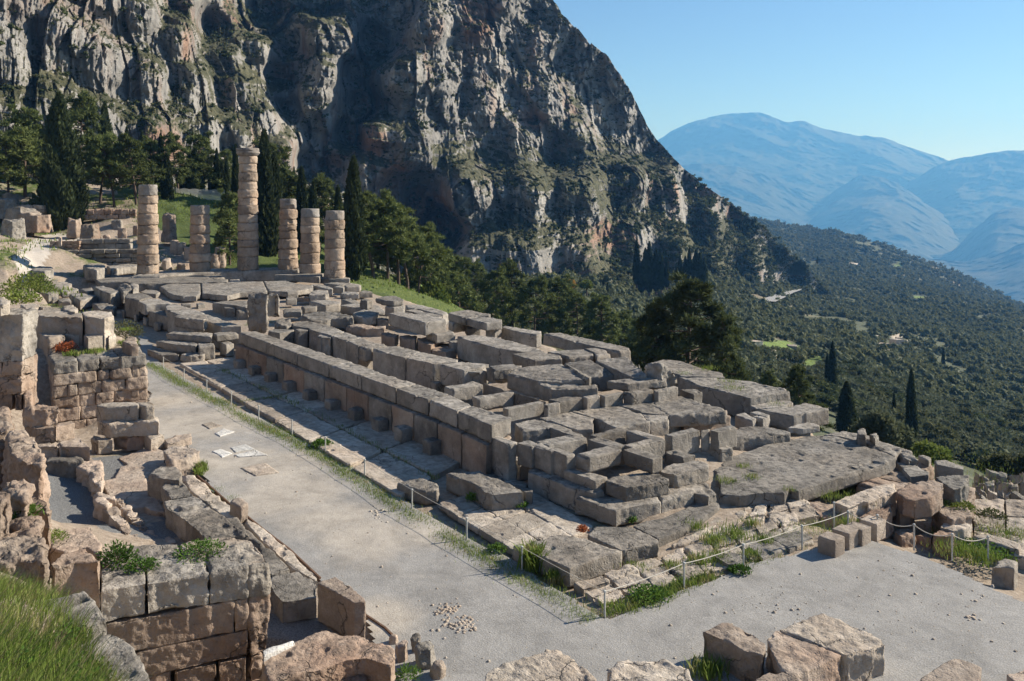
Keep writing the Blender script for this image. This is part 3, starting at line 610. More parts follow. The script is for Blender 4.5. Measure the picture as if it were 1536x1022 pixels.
# --- near corner of the temple
st('H', .38, -.06, [(35, 605), (120, 598), (190, 588), (330, 535), (400, 530), (470, 543), (560, 562), (650, 600), (740, 640), (825, 655), (640, 715), (450, 780), (250, 695)], 'wide flat grey slab at the temple corner nearest the rope', rough=.02)
st('H', .34, -.06, [(585, 545), (640, 482), (760, 478), (900, 478), (1000, 520), (1090, 572), (1100, 600), (970, 620), (845, 645), (760, 625)], 'flat grey slab cracked off beside the red dry plant', rough=.025)
st('H', .17, -.1, [(905, 474), (1000, 440), (1120, 420), (1250, 365), (1400, 295), (1520, 290), (1535, 330), (1420, 420), (1300, 490), (1215, 522), (1095, 570)], 'smooth low paving slab in front of the lowest temple step', rough=.008)
st('H', .47, 0, [(495, 268), (600, 240), (900, 215), (1060, 225), (1112, 292), (960, 325), (822, 352), (786, 368), (640, 318)], 'lowest step block at the near temple corner, pitted top', rough=.03)
st('H', .47, 0, [(1060, 226), (1240, 175), (1335, 160), (1415, 205), (1280, 250), (1114, 291)], 'lowest step block left of the broad pitted slab', rough=.035)
st('H', .87, .44, [(700, 150), (745, 122), (900, 95), (1075, 80), (1165, 130), (1168, 150), (1010, 178), (858, 197)], 'second step block at the near corner with chewed rim', rough=.03)
st('H', .87, .44, [(1090, 78), (1200, 25), (1380, 0), (1450, 28), (1455, 45), (1330, 82), (1212, 107), (1150, 95)], 'second step block with a deep gap on its left', rough=.03)
st('H', .88, .40, [(408, 70), (480, 62), (726, 125), (635, 152)], 'brown beam block leading to the second step')
st('F', .62, -.02, [(225, 410), (330, 395), (450, 425), (372, 442)], 'small block against the north row with a white chip on top', rough=.015)
st('F', .62, -.02, [(450, 425), (690, 480), (1000, 650), (920, 670), (780, 640), (590, 570), (440, 520)], 'long brown base course under the north row', rough=.02)
bx(1.3, -0.02, (190, 512), (347, 548), 'wedge ended block just past the end of the long wall')
st('D', 1.3, .6, [(168, 786), (252, 768), (332, 802), (275, 820)], 'leaning block between two bricks of the north row')
bx(1.3, 0.6, (415, 562), (535, 582), 'square block of the north row, second from its end')
bx(1.3, 0.6, (487, 578), (612, 599), 'square ended last block of the north row')
bx(1.3, 0.86, (605, 598), (815, 583), 'beam block with a rounded worn end')
bx(1.3, 0.86, (818, 583), (1000, 612), 'beam block with a dark north side and square end')
bx(1.3, 0.6, (430, 547), (658, 528), 'cross beam at the head of the north row')
bx(1.3, 0.6, (478, 480), (655, 511), 'short beam joining the plateau to the cross beam')
bx(1.3, 0.7, (658, 513), (842, 492), 'cross beam beside the reddish earth pocket')
bx(1.3, 0.7, (655, 532), (838, 560), 'beam running between two hollow cells')
bx(1.3, 0.7, (820, 559), (1012, 535), 'cross beam on the near side of the earth pocket')
bx(1.3, 0.7, (838, 500), (1002, 530), 'beam on the far side of the earth pocket')
st('D', 1.3, .55, [(150, 645), (300, 610), (462, 658), (400, 682), (208, 706)], 'plateau block beside the end of the long wall', rough=.025)
st('D', 1.3, .42, [(312, 610), (440, 585), (560, 566), (730, 602), (725, 625), (720, 688), (600, 695), (462, 652)], 'broad plateau slab beside a triangular hole', rough=.02)
st('D', 1.32, .42, [(564, 562), (700, 535), (858, 516), (1058, 576), (1128, 640), (962, 664), (880, 680), (735, 610)], 'broad plateau slab in the middle of the west end', rough=.03)
st('D', 1.31, .42, [(1062, 576), (1140, 588), (1266, 600), (1258, 620), (1125, 642)], 'narrow plateau piece with a grainy face', rough=.03)
st('D', 1.34, .42, [(868, 510), (990, 490), (1110, 482), (1268, 502), (1358, 560), (1268, 598), (1140, 586), (1055, 570)], 'plateau slab with dark splits across it', rough=.03)
st('E', 1.36, .95, [(-60, 262), (90, 255), (190, 285), (230, 308), (388, 345), (422, 372), (300, 385), (100, 400), (20, 404), (-100, 330)], 'plateau slab with a black weathered corner', rough=.035)
st('E', .95, .5, [(20, 395), (300, 380), (430, 366), (460, 410), (300, 440), (120, 470)], 'warm brown block under the black cornered slab', mat='brown', rough=.03)
bx(1.7, 1.25, (280, 392), (468, 370), 'beam with a coarse pecked face on the plateau')
bx(1.7, 1.25, (466, 378), (543, 372), 'small cube block at the end of the pecked beam')
bx(1.68, 1.2, (486, 356), (640, 351), 'low beam before the tilted slabs')
bx(1.72, 1.25, (638, 346), (720, 341), 'two faced block below the tilted slabs')
bx(1.72, 1.25, (716, 337), (822, 326), 'grainy neighbour of the two faced block below the tilted slabs')
bx(1.75, 1.25, (820, 322), (958, 313), 'smooth block right of the two faced block')
bx(1.78, 1.25, (960, 312), (1066, 299), 'block with a broken corner under the rubble peak')
st('D', 1.5, .9, [(1338, 402), (1450, 398), (1502, 424), (1440, 442)], 'lower block left of the tall brown south wall')
st('D', [1.95, 1.98, 2.02, 2.12, 2.22, 2.2, 2.1, 2.0, 1.95, 1.92], 1.6, [(98, 290), (160, 252), (330, 228), (500, 215), (600, 270), (690, 322), (640, 335), (550, 350), (330, 345), (250, 328)], 'largest tilted slab on top of the ruin', rough=.02)
st('D', [1.9, 1.92, 1.95, 1.98, 1.95, 1.9, 1.88, 1.88], 1.45, [(318, 342), (560, 350), (670, 376), (752, 364), (752, 392), (650, 408), (420, 405), (335, 372)], 'broken long edge of the largest tilted slab', rough=.04)
st('D', [2.25, 2.3, 2.2, 1.95, 1.92, 2.0], 1.7, [(505, 210), (695, 190), (790, 240), (872, 300), (705, 316), (680, 322)], 'smooth slab sloping down towards the right', rough=.012)
st('D', [2.35, 2.4, 2.38, 2.15, 2.05, 2.1], 1.7, [(730, 192), (950, 165), (1050, 230), (1100, 300), (1000, 322), (930, 288)], 'raised slab with a dark wedge shaped side', rough=.025)
st('D', [1.95, 2.45, 2.6, 2.3, 1.95, 1.9], 1.5, [(1070, 240), (1120, 228), (1205, 218), (1260, 260), (1320, 325), (1110, 310)], 'jagged pale rock peak among the tilted slabs', rough=.07)
st('D', 2.0, 1.7, [(815, 345), (1000, 320), (1170, 306), (1250, 304), (1252, 330), (1120, 345), (968, 366)], 'long chipped block carried by two blocks', rough=.03)
st('D', 1.95, 1.5, [(138, 150), (330, 130), (490, 165), (494, 186), (380, 190), (300, 197), (205, 172)], 'flat slab with a grainy end beside the cella')
st('D', 1.9, 1.5, [(-30, 235), (60, 224), (150, 220), (212, 240), (110, 262), (0, 272)], 'slanting block before the largest tilted slab')
st('D', 1.95, 1.5, [(388, 130), (520, 118), (650, 114), (726, 145), (720, 162), (540, 178), (480, 150)], 'flat slab in front of the dark triangular hollow')
st('D', 2.0, 1.5, [(654, 105), (780, 104), (842, 150), (742, 166), (722, 140)], 'slab with a shaded underside near the south beam')
st('D', 2.05, 1.5, [(360, 2), (480, -4), (720, 48), (960, 95), (988, 120), (905, 132), (640, 75)], 'long beam along the south rim with a rounded tip')
st('E', 1.15, .2, [(-110, 20), (-20, -5), (100, 8), (250, 58), (400, 94), (420, 130), (300, 128), (100, 118), (-40, 70)], 'long flat slab of the south rim behind the rubble peak', rough=.02)
st('E', 1.15, .3, [(95, 128), (330, 130), (470, 140), (608, 152), (700, 180), (858, 210), (886, 225), (785, 242), (602, 272), (420, 230), (220, 182)], 'great south wall block with grass tufts on top', rough=.02)
st('E', .85, .3, [(585, 322), (690, 298), (780, 282), (912, 300), (852, 330), (760, 345), (640, 346)], 'block under the great south wall block')
st('E', .85, .3, [(640, 345), (760, 345), (852, 332), (996, 384), (908, 402), (760, 375)], 'smooth stepped block with a pale end face')
st('E', .85, .3, [(856, 345), (990, 308), (1080, 325), (1162, 345), (1166, 358), (1000, 386)], 'long pale faced block at the south edge')
st('E', .62, .42, [(866, 490), (1010, 445), (1100, 465), (1100, 480), (978, 497)], 'thin plate jutting out at the south step')
st('E', .8, .35, [(490, 396), (562, 380), (642, 424), (618, 440)], 'small upright block in the south trench, left one')
st('E', .8, .35, [(622, 402), (662, 395), (722, 416), (690, 428)], 'narrow block in the south trench beside the left one')
st('E', .82, .35, [(598, 376), (652, 368), (742, 395), (722, 412)], 'plank shaped stone lying in the south trench')
st('E', .62, .1, [(408, 572), (460, 520), (505, 490), (700, 480), (890, 520), (885, 535), (760, 550), (600, 565), (472, 585)], 'row of fused blocks beyond the cube', rough=.04)
st('E', .75, .1, [(260, 592), (332, 574), (478, 634), (394, 648)], 'big loose cube with a dark left side', rough=.03)
bx(0.9, 0.3, (1003, 590), (1140, 604), 'beam block left of the big loose cube')
bx(1.3, 0.6, (1005, 514), (1165, 493), 'beam with a square hole in its face')
bx(1.3, 0.6, (1166, 497), (1208, 490), 'small block behind the beam with a hole')
bx(1.28, 0.6, (1210, 493), (1335, 478), 'small block at the end of the hollow row')
st('E', .36, -.05, [(375, 962), (388, 900), (340, 790), (480, 690), (760, 600), (1010, 550), (1100, 543), (1220, 552), (1400, 606), (1560, 660), (1648, 705), (1560, 750), (1180, 865), (950, 945), (880, 925), (850, 958), (700, 955), (520, 978)], 'very broad pitted slab with grass in its cracks', rough=.02, voxel=.05)
st('E', .42, -.05, [(165, 905), (250, 880), (305, 900), (372, 955), (300, 985), (200, 960)], 'cracked stone stub left of the broad pitted slab', rough=.05)
st('E', .35, -.1, [(1130, 540), (1270, 510), (1420, 535), (1700, 640), (1640, 690), (1420, 600), (1250, 552)], 'flat paving slab behind the broad pitted slab')
st('E', .75, .1, [(1368, 500), (1420, 488), (1445, 515), (1440, 540), (1372, 535)], 'small cube stone on the south rim')
st('E', .6, .0, [(1455, 535), (1510, 518), (1530, 545), (1500, 565)], 'last small stone on the south rim, lower than the cube')
# --- the hollow centre
bx(1.7, 1.2, (16, 298), (196, 290), 'coarse block just inside the long wall')
bx(1.7, 1.2, (142, 346), (328, 326), 'gnawed block between two dark cells')
bx(1.68, 1.2, (196, 284), (475, 368), 'beam dividing the dark cells')
st('g', 1.75, .4, [(-10, 530), (110, 512), (235, 505), (450, 562), (310, 620), (130, 575)], 'inner wall block with rows of square sockets, left half')
st('g', 1.75, .4, [(313, 621), (452, 563), (640, 603), (810, 636), (802, 655), (700, 663), (572, 674)], 'inner wall block with rows of square sockets, right half')
st('g', 1.0, .35, [(460, 790), (560, 780), (700, 835), (600, 870)], 'dark block in the trench below the inner wall')
st('g', 1.75, .9, [(638, 682), (850, 655), (1108, 680), (1062, 706), (862, 738), (792, 722)], 'thick block following the socketed inner wall')
st('g', 1.65, 1.0, [(850, 752), (930, 730), (1092, 740), (1020, 758)], 'square block leaning against the thick block')
st('g', 1.78, 1.2, [(1078, 712), (1200, 690), (1420, 690), (1432, 712), (1242, 737), (1182, 737)], 'block with an undercut dark face')
st('g', 2.2, 1.5, [(145, 192), (242, 175), (480, 206), (690, 243), (702, 256), (492, 282), (330, 238)], 'tall beam block on the south aisle, stepped end', rough=.012)
st('g', 1.6, 1.1, [(498, 362), (622, 335), (780, 360), (788, 376), (602, 397)], 'coarse block at the foot of the tall beam block', rough=.03)
st('g', 1.15, .4, [(78, 382), (150, 370), (242, 400), (205, 422), (92, 402)], 'first reddish rubble block in the middle row', mat='brown', rough=.05)
st('g', 1.15, .4, [(250, 408), (330, 402), (420, 410), (402, 442), (280, 432)], 'second reddish rubble block with a notch', mat='brown', rough=.05)
st('g', 1.15, .4, [(420, 430), (552, 420), (632, 460), (552, 502), (432, 452)], 'third reddish rubble block in the middle row', mat='brown', rough=.05)
st('g', .95, .3, [(550, 522), (642, 470), (822, 490), (832, 522), (700, 562), (562, 546)], 'low reddish stone at the end of the middle row', mat='brown', rough=.05)
st('g', 1.3, .7, [(718, 457), (800, 430), (862, 440), (852, 462), (762, 472)], 'rubbly filler block beside the inner aisle wall', rough=.05)
st('g', 1.6, .5, [(800, 412), (960, 398), (1200, 430), (1440, 485), (1560, 520), (1640, 560), (1500, 578), (1170, 522), (872, 442)], 'long inner aisle wall of joined blocks')
st('g', 2.2, 1.78, [(718, 190), (790, 170), (905, 158), (982, 175), (1122, 202), (1120, 222), (1000, 216), (882, 240)], 'raised slab on the south rim with a split back', rough=.02)
st('g', 2.17, 1.75, [(880, 238), (1000, 208), (1232, 254), (1232, 272), (1082, 288)], 'raised slab on the south rim propped on two stones', rough=.015)
st('g', 1.74, 1.25, [(1075, 342), (1140, 324), (1227, 334), (1162, 348)], 'pale prop stone under the raised slab')
st('g', 1.76, 1.2, [(720, 262), (792, 254), (882, 270), (762, 292)], 'shaded prop stone under the split raised slab')
st('g', 1.55, 1.1, [(872, 292), (962, 308), (1032, 330), (902, 342)], 'low prop stone in the shade of the raised slab')
st('g', 2.2, 1.86, [(10, 48), (100, 28), (205, 26), (292, 55), (292, 66), (190, 78), (90, 66)], 'capping slab on a stone post near the grass slope')
st('g', 1.85, 1.25, [(112, 128), (160, 105), (302, 115), (292, 126), (192, 138)], 'pale block under the capping slab')
st('g', 1.3, .5, [(305, 112), (440, 108), (600, 150), (726, 190), (660, 212), (430, 152), (330, 142)], 'south rim strip beside the grass slope')
st('g', 1.35, .6, [(285, 162), (400, 153), (540, 188), (662, 216), (642, 236), (500, 214)], 'chipped strip behind the tall beam block')
st('g', 1.7, 1.0, [(1218, 322), (1255, 304), (1420, 338), (1605, 366), (1610, 388), (1560, 398), (1400, 374)], 'south rim beam before the long rounded beam')
st('e', 1.75, .4, [(495, 547), (560, 530), (640, 520), (830, 560), (950, 600), (800, 632), (655, 592), (510, 570)], 'second wall block behind the standing stone')
st('e', 1.68, .4, [(530, 602), (600, 585), (655, 595), (650, 612), (560, 618)], 'pier block projecting from the second wall, grey topped')
st('e', 1.75, .4, [(662, 604), (832, 566), (1000, 625), (878, 664), (790, 640)], 'second wall block with a row of sockets')
st('e', 1.68, .4, [(735, 656), (800, 640), (876, 665), (868, 686), (770, 682)], 'pier block beside the deep shadow of the second wall')
st('e', 1.75, .4, [(882, 666), (1008, 630), (1160, 680), (1020, 711)], 'second wall block with a pale patch low on its face')
st('e', 1.75, .4, [(1022, 712), (1168, 682), (1292, 726), (1130, 762)], 'second wall block before its rough end')
st('e', 1.72, 1.1, [(1130, 760), (1210, 728), (1395, 740), (1415, 756), (1262, 786), (1200, 790)], 'rough rounded end block of the second wall', rough=.04)
st('e', 1.1, .35, [(1070, 852), (1200, 836), (1260, 850), (1220, 872)], 'low ledge block under the rough end block')
st('e', 1.6, .7, [(268, 618), (330, 600), (470, 605), (520, 600), (515, 612), (380, 640)], 'block against the foot of the standing stone')
# standing broken stone and its neighbours
st('e', [2.95, 3.15, 3.1, 3.12, 2.9, 2.85], 1.15, [(82, 290), (110, 252), (240, 245), (262, 262), (245, 300), (150, 305)], 'tall broken standing stone by the long wall', rough=.11, name='standing_stone', cat='standing stone', mat='grey')
st('e', [2.9, 3.1, 3.05, 2.8], 1.9, [(250, 292), (290, 250), (370, 265), (385, 300)], 'rounded boulder balanced against the standing stone', rough=.06, round_=6)
st('e', 1.75, 1.2, [(330, 530), (380, 500), (480, 505), (495, 560), (440, 570), (360, 565)], 'pale worn rock at the foot of the standing stone', rough=.06, round_=3)
# --- floor slabs toward the columns
st('.', 1.2, .78, [(239, 429), (259, 425), (300, 423.5), (301, 440), (294.6, 444.4), (274, 444.6), (256, 441.5)], 'floor slab with a thick grey edge, left of three')
st('.', 1.2, .78, [(302, 423.5), (345, 423), (394, 422), (401, 436.8), (360, 439), (341, 443.8), (303, 440.5)], 'floor slab with a thick grey edge, middle of three')
st('.', 1.2, .78, [(396, 422), (427, 421), (447.7, 425.8), (469.6, 428), (469.6, 432), (447.7, 436), (429, 437.6), (403, 436.8)], 'floor slab with a raised strip, right of three')
st('b', 1.3, .42, [(20, 122), (220, 86), (640, 62), (950, 58), (1190, 122), (1290, 122), (1282, 146), (1000, 152), (660, 160), (420, 166), (300, 146), (60, 152)], 'great pale floor slab before the two left columns', rough=.02)
st('b', 1.2, .8, [(1040, 88), (1100, 76), (1250, 86), (1266, 102), (1150, 116)], 'small step stone at the right of the great pale slab')
st('b', 1.0, .6, [(1302, 124), (1400, 120), (1412, 140), (1310, 150)], 'small grey cube in front of the dark step')
st('b', [1.5, 1.75, 1.7, 1.5, 1.45], .8, [(235, 185), (290, 155), (350, 180), (362, 225), (285, 240)], 'jagged pale rock on the edge of the great pale slab', rough=.07)
st('b', 1.6, 1.0, [(340, 165), (385, 152), (430, 165), (432, 200), (380, 215)], 'rounded grey rock beside the jagged pale rock', rough=.05, round_=3)
st('b', 1.1, .6, [(445, 245), (500, 222), (600, 225), (640, 245), (600, 265), (500, 258)], 'low grey stone between the slabs and the north wall')
st('b', 1.0, .3, [(840, 355), (935, 350), (940, 368), (850, 372)], 'left prop stone under the floor slabs')
st('b', 1.0, .3, [(985, 350), (1050, 345), (1075, 358), (1000, 368)], 'right prop stone under the floor slabs')
st('b', 1.3, .3, [(1140, 345), (1250, 328), (1480, 325), (1485, 400), (1350, 372), (1250, 362)], 'flat topped blocks right of the prop stones')
st('b', 1.15, .3, [(1240, 388), (1340, 376), (1360, 400), (1262, 402)], 'pier block before a dark cavity')
st('b', 1.1, .3, [(1366, 415), (1450, 400), (1490, 425), (1390, 430)], 'pier block next to the standing stone')
st('b', 1.3, .2, [(8, 192), (90, 182), (180, 210), (272, 242), (165, 264), (60, 226)], 'far block of the north wall with a lit end')
st('b', 1.45, .05, [(300, 290), (330, 262), (450, 250), (572, 290), (500, 302), (440, 326), (310, 297)], 'north wall coping piece with a ragged edge')
st('b', 1.45, .75, [(430, 336), (560, 305), (642, 315), (760, 352), (592, 360), (500, 367)], 'north wall coping piece with a pale west end')
st('b', 1.4, .02, [(690, 377), (785, 352), (960, 412), (1110, 465), (1420, 570), (1230, 577), (1000, 492), (790, 452), (700, 412)], 'north wall beam running behind the squared boulder')
st('b', 1.0, -.02, [(530, 427), (640, 416), (780, 456), (772, 490), (640, 462)], 'lower north wall block in the shade')
st('b', .75, -.02, [(500, 420), (530, 428), (772, 492), (760, 520), (640, 480)], 'shaded footing block of the north wall')
for q, lb in (((270, 412, 318, 425), 'first'), ((382, 448, 432, 462), 'second'), ((478, 482, 532, 500), 'third'), ((580, 530, 655, 548), 'fourth')):
    st('b', .5, -.02, [(q[0], q[1] + 4), ((q[0] + q[2]) / 2, q[1]), (q[2], q[3] - 4), ((q[0] + q[2]) / 2, q[3])], lb + ' stub stone from the columns at the foot of the north wall', name='stub_stone', cat='stub stone')
st('b', 1.75, 1.12, [(778, 482), (800, 465), (900, 453), (1080, 463), (1097, 500), (1060, 515), (970, 505), (860, 495)], 'squared boulder set on the projecting wall stub', rough=.04, round_=1)
st('b', 1.1, .74, [(698, 640), (780, 612), (1050, 628), (1142, 640), (1132, 672), (1000, 662), (842, 650)], 'thick slab under the squared boulder', rough=.02)
st('b', 1.1, .74, [(1150, 640), (1260, 618), (1392, 638), (1182, 662)], 'slab joining the stub to the long wall')
st('b', .75, .36, [(605, 712), (700, 692), (850, 700), (1000, 745), (980, 760), (752, 744)], 'second slab down in the projecting stub', rough=.03)
st('b', .75, .0, [(1000, 735), (1080, 715), (1160, 732), (1165, 760), (1010, 775)], 'rounded rock between stub and wall', rough=.05)
st('b', .36, -.03, [(512, 792), (600, 778), (822, 840), (652, 848)], 'lowest block of the stub beside the first rope post')
st('b', .36, -.03, [(830, 840), (990, 800), (1075, 812), (1060, 850), (930, 862)], 'ragged footing stone of the projecting stub', rough=.06)
st('b', .7, -.02, [(1215, 725), (1290, 715), (1350, 735), (1270, 752)], 'shaded block in the corner of stub and wall')
# stylobate with the columns
st('.', 1.5, .4, [(196, 414.5), (222, 408), (300, 403.5), (372, 402), (440, 400.5), (458, 402.5), (447, 404.7), (360, 406), (290, 409.5), (240, 413.5)], 'long stylobate step carrying the four left columns', rough=.01, name='stylobate_step', cat='temple step')
st('e', 1.3, .7, [(325, 80), (400, 64), (560, 62), (800, 66), (760, 100), (600, 92), (440, 80)], 'step block under the fifth column')
st('e', 1.05, .55, [(745, 108), (800, 96), (1000, 98), (1055, 110), (1050, 118), (850, 120)], 'grey pedestal block under the rightmost column')
st('e', .75, .3, [(800, 160), (900, 150), (1050, 158), (1050, 168), (960, 176)], 'thin ledge below the pedestal block')
st('e', .9, .4, [(992, 182), (1062, 160), (1162, 176), (1150, 190), (1020, 196)], 'grey block right of the pedestal, by the grass')
st('e', 1.15, .6, [(668, 172), (760, 166), (892, 205), (886, 216), (840, 217)], 'dark sided block behind the floor slabs')
st('e', 1.1, .6, [(890, 196), (950, 180), (1002, 190), (992, 206)], 'small notched block behind the floor slabs')
st('e', .85, .4, [(958, 256), (1000, 236), (1132, 245), (1142, 260), (1020, 264)], 'low wide block along the south step, left one')
st('e', .85, .4, [(1142, 252), (1180, 226), (1262, 236), (1272, 246)], 'low wide block along the south step, right one')
st('e', 1.35, .9, [(658, 264), (720, 222), (840, 232), (852, 262), (820, 268), (672, 274)], 'rough topped block beside the rusty hollow', rough=.04)
st('e', 1.2, .75, [(440, 302), (530, 298), (542, 310), (450, 316)], 'small block left of the rusty hollow')
st('e', 1.3, .42, [(442, 242), (550, 232), (558, 248), (455, 256)], 'block on the corner of the floor slabs')
st('e', 1.1, .8, [(545, 300), (600, 284), (660, 290), (662, 305), (600, 300)], 'rusty brown stone arching over a hollow', mat='brown', rough=.05)
st('e', 1.3, .9, [(412, 418), (440, 400), (580, 402), (596, 422), (590, 432), (420, 436)], 'grey block before the standing stone, low front')
st('e', 1.35, .95, [(584, 384), (640, 370), (740, 376), (736, 388), (612, 398)], 'grey block with a smooth shaded front')
st('e', 1.4, .8, [(660, 327), (830, 320), (962, 340), (960, 356), (852, 368), (810, 372)], 'long block with a dark slanting side')
st('e', 1.1, .5, [(968, 312), (1060, 302), (1162, 346), (1072, 352)], 'tilted flat block south of the long block')
st('e', 1.7, 1.1, [(1148, 317), (1200, 304), (1272, 315), (1216, 332)], 'pale cube standing alone')
st('e', 1.1, .5, [(960, 372), (1080, 350), (1330, 372), (1425, 462), (1300, 456), (1150, 402)], 'flat floor slab around the pale cube')
st('e', 1.25, .7, [(590, 472), (680, 440), (760, 430), (960, 445), (1092, 476), (1082, 490), (880, 497), (840, 512), (700, 522)], 'broad eroded slab with a drooping edge', rough=.06)
st('e', 1.25, .7, [(1076, 442), (1190, 410), (1332, 440), (1302, 470), (1182, 486), (1110, 476)], 'thick slab with a pecked brown front')
st('e', 1.0, .4, [(1310, 462), (1418, 456), (1425, 512), (1312, 502)], 'shaded block behind the pecked brown slab')
st('e', .85, .2, [(1015, 572), (1100, 556), (1392, 570), (1382, 592), (1200, 594)], 'low reddish rubble below the pecked slab', mat='brown', rough=.06)
# long north wall of the cella: coping blocks, recessed course, stubs
def lerp_line(line, t):
    seg = [math.dist(line[i], line[i + 1]) for i in range(len(line) - 1)]; L = sum(seg) * t
    for i, s in enumerate(seg):
        if L <= s or i == len(seg) - 1: q = L / s; return (line[i][0] + (line[i + 1][0] - line[i][0]) * q, line[i][1] + (line[i + 1][1] - line[i][1]) * q)
        L -= s
NL = [at(x, y, 1.7)[:2] for x, y in [(357.5, 498.5), (448, 531), (540, 563.4), (653.6, 604), (721.4, 631), (738, 639)]]
SL = [at(x, y, 1.7)[:2] for x, y in [(382.5, 497), (453, 520), (540, 547), (575, 561), (648.4, 583.2), (690, 598), (712, 611), (769, 627)]]
wl = empty('cella_wall', (NL[0][0], NL[0][1], 0), 'long straight wall with a smooth sunlit top along the path', 'wall')
cuts = [0, .17, .33, .47, .60, .72, .82, .905, 1]
for a, b in zip(cuts[:-1], cuts[1:]):
    p = [lerp_line(NL, a + .002), lerp_line(NL, b - .002), lerp_line(SL, b - .002), lerp_line(SL, a + .002)]
    prism('coping_block', [(*q, 1.7) for q in p], [(*q, 1.12) for q in p], 'grey', .014, parent=wl)
cuts = [0, .09, .19, .28, .38, .47, .56, .64, .72, .79, .86, .93, 1.0]
for a, b in zip(cuts[:-1], cuts[1:]):
    n0, n1, s0, s1 = lerp_line(NL, a + .0015), lerp_line(NL, b - .0015), lerp_line(SL, a), lerp_line(SL, b)
    o_ = .20
    prism('wall_block', [(n0[0], n0[1] + o_, 1.11), (n1[0], n1[1] + o_, 1.11), (*s1, 1.11), (*s0, 1.11)], [(n0[0], n0[1] + o_, -.05), (n1[0], n1[1] + o_, -.05), (*s1, -.05), (*s0, -.05)], 'brown' if random.random() < .4 else 'grey', .016, parent=wl)
for t, h in [(.06, .5), (.15, .5), (.24, .52), (.335, .5), (.43, .5), (.525, .5), (.615, .55), (.70, .55), (.775, .6), (.86, .6)]:
    p = lerp_line(NL, t); y0 = p[1] + .2
    prism('stub', [(p[0] - .28, y0 + .45, h), (p[0] + .28, y0 + .45, h), (p[0] + .28, y0, h), (p[0] - .28, y0, h)], [(p[0] - .28, y0 + .45, -.03), (p[0] + .28, y0 + .45, -.03), (p[0] + .28, y0, -.03), (p[0] - .28, y0, -.03)], 'grey', .016, parent=wl)
# pavement between path and wall
def patch(quad, n, m, z, zb, lab, mat, rough, grp, cat, name, jit=.12, gap=.02, rng=None, skip=()):
    rng = rng or random.Random(5); q = [Vector(at(x, y, z)[:2]) for x, y in quad]
    def P(u, v): return (q[0] * (1 - u) + q[1] * u) * (1 - v) + (q[3] * (1 - u) + q[2] * u) * v
    for i in range(n):
        for j in range(m):
            if (i, j) in skip: continue
            us = [i / n, (i + 1) / n]; vs = [j / m, (j + 1) / m]; c = [P(us[0], vs[0]), P(us[1], vs[0]), P(us[1], vs[1]), P(us[0], vs[1])]
            ce = sum(c, Vector((0, 0))) / 4; pts = []
            for a, b in zip(c, c[1:] + c[:1]):
                for w in (.04, .5, .96):
                    p = a.lerp(b, w); p = p + (ce - p) * (gap + rng.random() * jit * .35); pts.append(p)
            zz = z + rng.uniform(-.03, .03)
            o = prism(name, [(p.x, p.y, zz) for p in pts], [(p.x, p.y, zb) for p in pts], mat, rough)
            tag(o, lab(i, j), cat, grp)
ordn = ['first', 'second', 'third', 'fourth', 'fifth', 'sixth', 'seventh', 'eighth', 'ninth', 'tenth']
patch([(268, 545), (600, 745), (700, 690), (345, 535)], 7, 2, .12, -.1, lambda i, j: f'grey pavement slab, {ordn[i]} from the projecting stub, ' + ('row beside the rope posts' if j == 0 else 'row beside the long wall'), 'pale', .015, 'pavement slabs between the path and the long wall', 'paving slab', 'paving_slab', .1)
st('G', .3, -.05, [(560, 602), (640, 582), (740, 570), (850, 622), (842, 655), (760, 660), (690, 645)], 'broken pavement slab with a black eaten edge', rough=.05)
st('G', .5, -.05, [(905, 527), (1000, 520), (1140, 520), (1260, 560), (1362, 602), (1400, 622), (1470, 660), (1240, 682), (1180, 662), (1120, 610)], 'big raised pavement block with a scooped top', rough=.035)
st('G', .42, -.05, [(1402, 622), (1480, 628), (1534, 642), (1530, 662), (1478, 664)], 'small block touching the big raised pavement block')
st('G', .2, -.05, [(1020, 520), (1200, 500), (1500, 600), (1470, 640), (1330, 590)], 'pavement slab in the shade behind the raised block')
patch([(655, 755), (790, 838), (890, 790), (770, 720)], 4, 3, .05, -.12, lambda i, j: f'pale floor tile, {ordn[i]} along the rope and {ordn[j]} in from it', 'pale', .012, 'pale floor tiles by the temple corner', 'floor tile', 'floor_tile', .03, .006)
patch([(1003, 820), (1235, 772), (1196, 742), (1088, 764)], 5, 2, .05, -.15, lambda i, j: f'rough bleached stone under the broad pitted slab, {ordn[i]} from left, ' + ['near', 'far'][j] + ' row', 'pale', .05, 'bleached stones along the west rope', 'rough stone', 'rough_stone', .12, .02)
patch([(903, 905), (1222, 814), (1192, 766), (860, 876)], 9, 3, .06, -.15, lambda i, j: f'rough bleached stone, {ordn[i]} from the corner post, ' + ['row along the rope', 'middle row with weeds', 'row below the temple'][j], 'pale', .05, 'bleached stones along the west rope', 'rough stone', 'rough_stone', .16, .03)
st('X', .12, -.1, [(175, 265), (280, 240), (360, 255), (372, 330), (270, 320)], 'flat grey stone in the bleached row at the rope', rough=.02, name='rough_stone')
st('X', .1, -.1, [(395, 215), (520, 165), (620, 215), (580, 240), (480, 285)], 'grey slab cracked across near the rope, left of the seats', rough=.02)
st('X', .1, -.1, [(530, 160), (690, 118), (780, 160), (640, 235)], 'grey slab just behind the granite seats', rough=.02)
